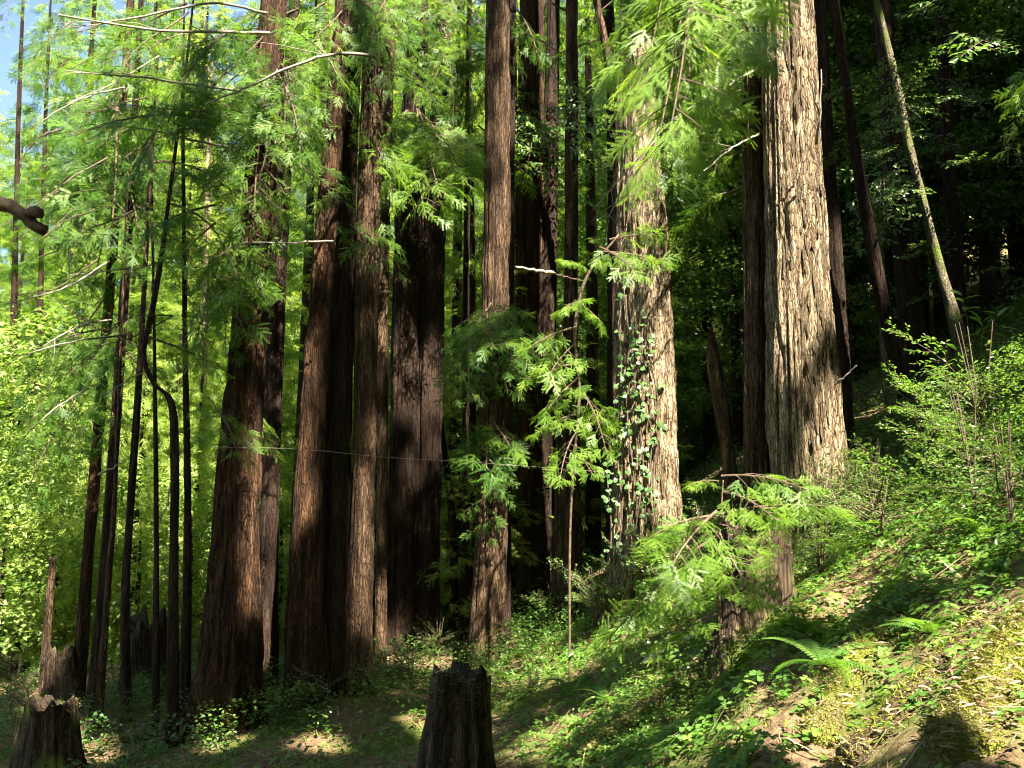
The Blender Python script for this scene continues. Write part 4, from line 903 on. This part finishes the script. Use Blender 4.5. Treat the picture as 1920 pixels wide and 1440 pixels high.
for a in [(110,1425,.55,'bright fern beside the hollow stump at the lower left'),(1075,1300,.5,'dark arching fern right of the mossy stump'),(945,1275,.45,'single arching fern just behind the mossy stump'),
          (1545,1260,.50,'fern with long yellow fronds above the mossy log'),(1740,1200,.42,'pale sunlit fern on the straw bank at right'),(1590,1050,.6,'broad dim fern at the foot of the largest redwood'),
          (1660,1010,.6,'fern in the shade right of the largest redwood foot'),(1500,1190,.4,'small fern in the hollow beside the rotten stump'),(1140,1320,.4,'fern half hidden on the slope above the root ridge'),
          (1000,1215,.45,'fern in the shade between the furrowed-foot redwood and the young conifer'),(1760,930,.55,'fern high on the right bank below the dark stems'),(700,1300,.4,'small fern at the foot of the pale-footed redwood'),(1850,1010,.45,'fern among clover leaves near the right edge'),(1230,1150,.5,'fern under the ivy redwood')]:
    fern(*a)
def shrub(u, v, h, spread, n, kind, label, up=.6, Y=None):
    p = G(u, v) if Y is None else np.array([*P(u, v, Y)[:2], 0])
    if Y is not None: p[2] = float(ground_z(p[0], p[1]))
    t = thing('shrub', p, label, 'shrub'); r = np.random.default_rng(int(u*5+v))
    top = max(h, .2)
    for i in range(n):
        f = r.uniform(.1, .75); a = r.uniform(0, 6.28); p0 = p + [r.normal(0, .05*spread), r.normal(0, .05*spread), h*f*.7]
        p1 = p0 + np.array([math.cos(a)*spread*r.uniform(.5, 1), math.sin(a)*spread*r.uniform(.5, 1), h*up*r.uniform(.1, .7)])
        bough(t, p0, p1, kind, roll=r.uniform(-.5, .5))
    gq = Geo()
    for i in range(4):
        a = r.uniform(0, 6.28); tube(gq, np.array([[0, 0, -.1], [math.cos(a)*.05, math.sin(a)*.05, h*.4], [math.cos(a)*.16*spread, math.sin(a)*.16*spread, h*.85]]), [.012, .009, .004], 5)
    link('stem', gq.mesh('stem', M['twig_dark']), t)
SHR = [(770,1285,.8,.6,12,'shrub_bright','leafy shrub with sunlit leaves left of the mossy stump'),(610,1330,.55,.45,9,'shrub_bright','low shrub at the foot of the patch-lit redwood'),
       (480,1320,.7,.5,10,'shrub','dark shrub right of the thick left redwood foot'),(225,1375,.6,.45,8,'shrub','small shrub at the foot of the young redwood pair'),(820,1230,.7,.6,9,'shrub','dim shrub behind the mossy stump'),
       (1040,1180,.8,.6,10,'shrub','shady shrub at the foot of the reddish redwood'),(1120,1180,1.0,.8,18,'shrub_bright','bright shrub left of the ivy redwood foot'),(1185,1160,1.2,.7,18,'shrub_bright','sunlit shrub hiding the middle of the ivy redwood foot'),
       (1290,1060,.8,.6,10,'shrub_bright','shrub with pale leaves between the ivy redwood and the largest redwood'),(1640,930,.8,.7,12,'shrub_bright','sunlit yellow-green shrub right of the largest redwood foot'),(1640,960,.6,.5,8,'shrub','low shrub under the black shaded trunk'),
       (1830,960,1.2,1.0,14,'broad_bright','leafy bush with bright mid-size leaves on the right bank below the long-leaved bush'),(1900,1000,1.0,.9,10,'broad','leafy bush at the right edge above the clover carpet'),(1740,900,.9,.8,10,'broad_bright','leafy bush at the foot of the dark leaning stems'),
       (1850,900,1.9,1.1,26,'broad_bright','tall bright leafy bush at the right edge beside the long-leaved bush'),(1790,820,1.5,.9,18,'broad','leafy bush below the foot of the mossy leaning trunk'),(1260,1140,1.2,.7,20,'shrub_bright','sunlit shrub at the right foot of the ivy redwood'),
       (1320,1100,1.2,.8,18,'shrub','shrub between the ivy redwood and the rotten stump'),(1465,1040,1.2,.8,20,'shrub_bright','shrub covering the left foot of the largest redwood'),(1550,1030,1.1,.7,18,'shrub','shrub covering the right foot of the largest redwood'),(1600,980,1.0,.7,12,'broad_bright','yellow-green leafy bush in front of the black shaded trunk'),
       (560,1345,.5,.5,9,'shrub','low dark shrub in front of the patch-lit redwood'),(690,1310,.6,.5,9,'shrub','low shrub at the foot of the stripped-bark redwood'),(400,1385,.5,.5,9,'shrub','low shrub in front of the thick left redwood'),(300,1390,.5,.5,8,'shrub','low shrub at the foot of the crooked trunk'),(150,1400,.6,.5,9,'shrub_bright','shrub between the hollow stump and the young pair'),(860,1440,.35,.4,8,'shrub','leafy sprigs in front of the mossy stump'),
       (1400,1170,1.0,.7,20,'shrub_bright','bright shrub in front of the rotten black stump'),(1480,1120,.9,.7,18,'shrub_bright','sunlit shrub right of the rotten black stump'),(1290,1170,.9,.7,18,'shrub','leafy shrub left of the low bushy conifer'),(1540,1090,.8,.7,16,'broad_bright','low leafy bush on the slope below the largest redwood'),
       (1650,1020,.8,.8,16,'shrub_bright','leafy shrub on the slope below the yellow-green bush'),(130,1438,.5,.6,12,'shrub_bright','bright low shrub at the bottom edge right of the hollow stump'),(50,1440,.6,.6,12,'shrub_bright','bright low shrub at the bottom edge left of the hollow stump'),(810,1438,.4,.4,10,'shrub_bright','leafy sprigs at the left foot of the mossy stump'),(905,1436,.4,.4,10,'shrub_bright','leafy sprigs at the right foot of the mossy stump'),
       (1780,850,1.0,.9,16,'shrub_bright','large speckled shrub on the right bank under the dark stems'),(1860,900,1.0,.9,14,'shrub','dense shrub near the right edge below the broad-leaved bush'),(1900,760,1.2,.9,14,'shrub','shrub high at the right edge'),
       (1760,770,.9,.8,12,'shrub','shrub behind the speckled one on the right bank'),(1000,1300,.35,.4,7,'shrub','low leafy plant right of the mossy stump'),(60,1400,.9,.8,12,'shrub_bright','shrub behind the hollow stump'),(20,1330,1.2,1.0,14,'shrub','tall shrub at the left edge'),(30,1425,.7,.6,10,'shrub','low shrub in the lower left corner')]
for s in SHR: shrub(*s)
# broad-leaved bush at right and the big-leaved herb in front, leaf by leaf
BIGLEAF = [mesh_np('leaf', *[(lambda VT: (VT[0], [VT[1]]))(leaf_shape(1, w, f, c))][0], [M['broad_bright']], tint=np.full(7, .5), smooth=False) for w, f, c in [(.34, .25, .2), (.38, .3, .1), (.6, .2, .15)]]
def leafy(u, v, Y, label, cat, name, stems, ln, var, seed):
    p = G(u, v) if Y is None else np.array([*P(u, v, Y)[:2], 0.0])
    if Y is not None: p[2] = float(ground_z(p[0], p[1]))
    t = thing(name, p, label, cat); r = np.random.default_rng(seed)
    for (du, dv) in stems:
        tip = P(du, dv, p[1] + r.uniform(-.15, .15)) - p; gq = Geo(); line = smooth_line(np.array([[0, 0, -.05], tip*[.35, .35, .55], tip]), 8); tube(gq, line, np.linspace(.008, .003, 8), 5); link('stem', gq.mesh('stem', M['twig_dark']), t)
        k = 7
        for j in range(k):
            a = j*2.4 + r.uniform(0, .6); el = -.7 + .9*j/k*1.0 + r.uniform(-.2, .2); m = np.eye(4)
            m[:3, :3] = (rot('z', np.array([a])) @ rot('y', np.array([-.55+.9*(k-1-j)/k + r.normal(0, .15)])) @ rot('x', np.array([r.normal(0, .3)])))[0]*ln*r.uniform(.75, 1.1)
            m[:3, 3] = line[-1] - (line[-1]-line[-3])*(k-1-j)*.09
            link('leaf', BIGLEAF[var if r.random() < .7 else 1], t, m)
leafy(1850, 850, None, 'bush with upright whorls of long bright leaves on the right bank', 'bush', 'broad_leaved_bush', [(1805,555),(1840,600),(1870,590),(1790,650),(1830,670),(1880,650),(1900,700),(1760,690),(1910,620),(1855,720)], .20, 0, 3)
leafy(1375, 1425, None, 'low herb with large bright green leaves at the bottom edge', 'herb', 'large_leaved_herb', [(1345,1410),(1395,1370),(1420,1400)], .14, 2, 4)
leafy(1085, 1385, None, 'single big-leaved seedling on the slope right of the stump', 'herb', 'large_leaved_herb', [(1080,1355)], .12, 2, 5)

# ivy on the pale redwood
def ivy_leaf():
    a = np.array([[0, 0], [.35, .5], [.25, .28], [.75, .32], [1, 0], [.75, -.32], [.25, -.28], [.35, -.5]]); a = np.array([[0, 0], [.05, .42], [.42, .30], [.55, .48], [1, 0], [.55, -.48], [.42, -.30], [.05, -.42], [.4, 0]])
    V = np.c_[a, -.1*np.abs(a[:, 1]) - .12*a[:, 0]**2]; T = [[8, i, (i+1) % 8] for i in range(8)]
    return mesh_np('ivy_leaf', V, [np.array(T)], [M['ivy']], tint=np.full(9, .5))
IL = ivy_leaf()
t10 = MT['T10']; Yv = t10['_Y']; iv = thing('ivy_vine', P(1190, 1110, Yv-.5), 'ivy with small pale leaves climbing the left side of the pale redwood', 'ivy'); r = np.random.default_rng(9); off = np.array(iv.location)
for s in range(6):
    u0 = 1165 + s*11; top = r.integers(520, 640); gq = Geo(); vv = np.linspace(1110, top, 22); line = []
    for i, v in enumerate(vv):
        u = u0 + 8*math.sin(v*.02+s) + (top-v)*-.02*(s-3); cx = np.interp(v, [0, 480, 960, 1125], [1195, 1208, 1216, 1222]); w = np.interp(v, [0, 480, 960, 1125], [66, 108, 128, 150])/2*1.02
        x = np.clip((u-cx)/w, -.97, .97); Ya = Yv - px2m(w, Yv)*math.sqrt(1-x*x) - .03; line.append(P(u, v, Ya) - off)
    line = np.array(line); tube(gq, line, .010, 5); st = link('stem', gq.mesh('stem', M['twig_dark']), iv)
    for i in range(49):
        k = r.integers(0, 22); m = np.eye(4); sc = r.uniform(.05, .10); z = r.uniform(0, 6.28)
        m[:3, :3] = (rot('x', np.array([r.uniform(.6, 1.5)])) @ rot('z', np.array([z])) @ rot('x', np.array([r.normal(0, .3)])))[0]*sc; m[:3, 3] = line[k] + r.normal(0, .05, 3) + [0, -.05, 0]
        link('leaf', IL, st, m)

# ------------------------------------------------------------------ ground cover nobody could count
def scatter(n, xr, yr, dens, seed):
    r = np.random.default_rng(seed); x = r.uniform(*xr, n); y = r.uniform(*yr, n); k = r.random(n) < dens(x, y); x, y = x[k], y[k]
    e = .04; z = ground_z(x, y); gxx = (ground_z(x+e, y)-z)/e; gyy = (ground_z(x, y+e)-z)/e; return r, x, y, z, gxx, gyy
def sheared(R, gxx, gyy, a=.8):
    S = np.zeros((len(gxx), 3, 3)); S[:, 0, 0] = S[:, 1, 1] = S[:, 2, 2] = 1; S[:, 2, 0] = gxx*a; S[:, 2, 1] = gyy*a; return S @ R
tref = []
lf = np.array([[0, 0, 0], [.35, .28, .05], [.8, .42, -.02], [.95, .18, -.06], [.82, 0, -.03], [.95, -.18, -.06], [.8, -.42, -.02], [.35, -.28, .05]])
TV, TT = [], []
for k in range(3):
    R = rot('z', np.array([k*2.0944]))[0]; b = len(TV)*8; TV.append(lf @ R.T + [0, 0, 0]); TT += [[b, b+4-i-1 if False else b+i, b+i+1] for i in range(1, 7)]
stem_v = np.array([[-.02, 0, 0], [.02, 0, 0], [.0, .02, -1.6]]); TV = np.vstack(TV + [stem_v]); TT = np.array(TT + [[24, 25, 26]])
def dens_sorrel(x, y):
    d = sstep(-.5, 1.2, x)*(.25 + 1.3*sstep(-.02, .14, fbm(x*1.1+4, y*1.1, 7.7, 2))) + .10
    bank = sstep(1.2, 1.8, x)*(1-sstep(5.6, 6.6, y)); return np.clip(d, 0, 1)*(1-.8*bank)*(1-.55*sstep(9, 15, y))
r, x, y, z, a, b = scatter(60000, (-5, 8.5), (3.2, 14), dens_sorrel, 21)
n = len(x); h = r.uniform(.03, .13, n); s = r.uniform(.026, .052, n)
R = sheared(rot('z', r.uniform(0, 6.28, n)) @ rot('x', r.normal(0, .3, n)) @ rot('y', r.normal(0, .3, n)), a, b, .55)
gq = Geo(); gq.stamp((TV, TT), mats4(R, np.stack([x, y, z+h], -1), s*1.15), np.clip(.45 + r.normal(0, .2, n), 0, 1))
o = link('sorrel_ground_cover', gq.mesh('sorrel', M['sorrel'])); tag(o, 'clover-like sorrel leaves carpeting the slope', 'ground cover', kind='stuff')
def litter(n, xr, yr, dens, seed, lmin, lmax, w, mat, name, label, cat, tilt=.35, lift=.02):
    r, x, y, z, a, b = scatter(n, xr, yr, dens, seed); n = len(x)
    st = (np.array([[-.5, -.5, 0], [-.5, .5, 0], [0, .5, .12], [.5, .3, 0], [.5, -.3, 0], [0, -.5, .12]]) * [1, w, 1], np.array([[0, 5, 1], [1, 5, 2], [2, 5, 4], [2, 4, 3]]))
    R = sheared(rot('z', r.uniform(0, 6.28, n)) @ rot('y', r.normal(0, tilt, n)), a, b, .95)
    gq = Geo(); gq.stamp(st, mats4(R, np.stack([x, y, z+r.uniform(0, lift*2, n)], -1), r.uniform(lmin, lmax, n)), r.random(n)**1.3)
    o = link(name, gq.mesh(name, M[mat])); tag(o, label, cat, kind='stuff')
litter(110000, (-5, 7), (3, 14), lambda x, y: np.clip(.15 + 1.0*sstep(1.0, 2.2, x)*(1-sstep(6, 8, y))*sstep(-.14, .06, fbm(x*1.3+2, y*1.3, 1.9, 2)) + .5*sstep(.0, .12, fbm(x*.9, y*.9, 3.3, 2)), 0, 1)*(1-.4*sstep(8, 14, y)), 31, .03, .12, .025, 'straw', 'needle_litter', 'dry brown needles and straw lying on the bank', 'litter')
litter(45000, (-5, 7), (3, 14), lambda x, y: np.clip(sstep(.02, .16, fbm(x*1.2+9, y*1.2, 5.5, 2)) + .06, 0, 1), 32, .02, .06, .22, 'moss', 'moss_tufts', 'short yellow-green moss and grass tufts on the forest floor', 'moss', 1.0, .02)
litter(7000, (-6, 8), (3, 16), lambda x, y: .25 + 0*x, 33, .03, .06, .4, 'straw', 'fallen_leaves', 'curled dry brown leaves scattered on the forest floor', 'leaves', .4)
litter(2200, (-6, 8), (3.2, 15), lambda x, y: .5 + 0*x, 34, .18, .6, .022, 'straw', 'fallen_twigs', 'thin dead twigs strewn over the forest floor', 'twigs', .15, .03)
def leaf_cover(n, xr, yr, dens, seed, mat, name, label, l0, l1, h0, h1):
    r, x, y, z, a, b = scatter(n, xr, yr, dens, seed); n = len(x)
    R = sheared(rot('z', r.uniform(0, 6.28, n)) @ rot('y', r.uniform(-.3, .7, n)) @ rot('x', r.normal(0, .4, n)), a, b, .6)
    gq = Geo(); gq.stamp(leaf_shape(1, .5), mats4(R, np.stack([x, y, z+r.uniform(h0, h1, n)], -1), r.uniform(l0, l1, n)), np.clip(.5+r.normal(0, .2, n), 0, 1))
    o = link(name, gq.mesh(name, M[mat])); tag(o, label, 'ground cover', kind='stuff')
leaf_cover(60000, (-7, 11), (5, 18), lambda x, y: np.clip(.05 + sstep(.0, .15, fbm(x*.8+2, y*.8, 8.8, 2))*(.6+.4*sstep(2, 5, x)), 0, 1)*(1-.8*sstep(1, 2, x)*(1-sstep(5, 6.5, y))), 41, 'broad', 'leafy_undergrowth', 'low leafy undergrowth covering the slope between the trunks', .035, .09, .02, .30)

# knee-high thicket between and in front of the trunk bases
def thicket(n, dens, seed, mat, name, label, size, hmax):
    r, x, y, z, a, b = scatter(n, (-9, 12), (5.5, 19), dens, seed); n = len(x)
    q = np.random.default_rng(seed+1); w = .42
    rh = (np.array([[0, 0, 0], [.45, w, .06], [1, 0, -.14], [.45, -w, .06]]), np.array([[0, 1, 2], [0, 2, 3]]))
    pr = Geo(); m = 90; h = q.random(m); rad = .10 + .26*np.sin(h*2.6)
    an = q.uniform(0, 6.28, m); pos = np.stack([np.cos(an)*rad*q.random(m)**.5, np.sin(an)*rad*q.random(m)**.5, h*.6], -1)
    pr.stamp(rh, mats4(rot('z', q.uniform(0, 6.28, m)) @ rot('y', q.uniform(-.4, .6, m)) @ rot('x', q.normal(0, .45, m)), pos, size*q.uniform(.6, 1.3, m)), np.full(m, .5))
    V, T, _, _ = pr.arrays(); gq = Geo()
    gq.stamp((V, T), mats4(rot('z', r.uniform(0, 6.28, n)), np.stack([x, y, z-.03], -1), r.uniform(.45, 1.1, n)*hmax/.6), np.clip(.5+r.normal(0, .22, n), 0, 1))
    o = link(name, gq.mesh(name, M[mat])); tag(o, label, 'undergrowth', kind='stuff')
thicket(3000, lambda x, y: np.clip(sstep(.0, .10, fbm(x*.7+5, y*.7, 6.1, 2))*(.25+.75*sstep(1.2, 2.5, x)) + .75*sstep(10.5, 12.5, y)*sstep(-.06, .06, fbm(x*.9, y*.9, 2.1, 2)), 0, 1)*sstep(6.3, 8.5, y)*(1-.6*(1-sstep(10.5, 12, y))*(1-sstep(0, 1.5, x))), 61, 'broad', 'knee_high_thicket', 'knee-high leafy thicket around the trunk bases and up the slope', .055, .62)
thicket(1200, lambda x, y: np.clip(sstep(.03, .12, fbm(x*.8+1, y*.8, 9.7, 2)), 0, 1)*sstep(6.5, 8.5, y)*sstep(-8, 2, x-.0*y), 62, 'broad_bright', 'bright_undergrowth', 'patches of bright green leafy undergrowth on the slope', .05, .42)
for t in MT.values(): clean(t)
for t in (s1, s2, s3, s4, s5): clean(t)
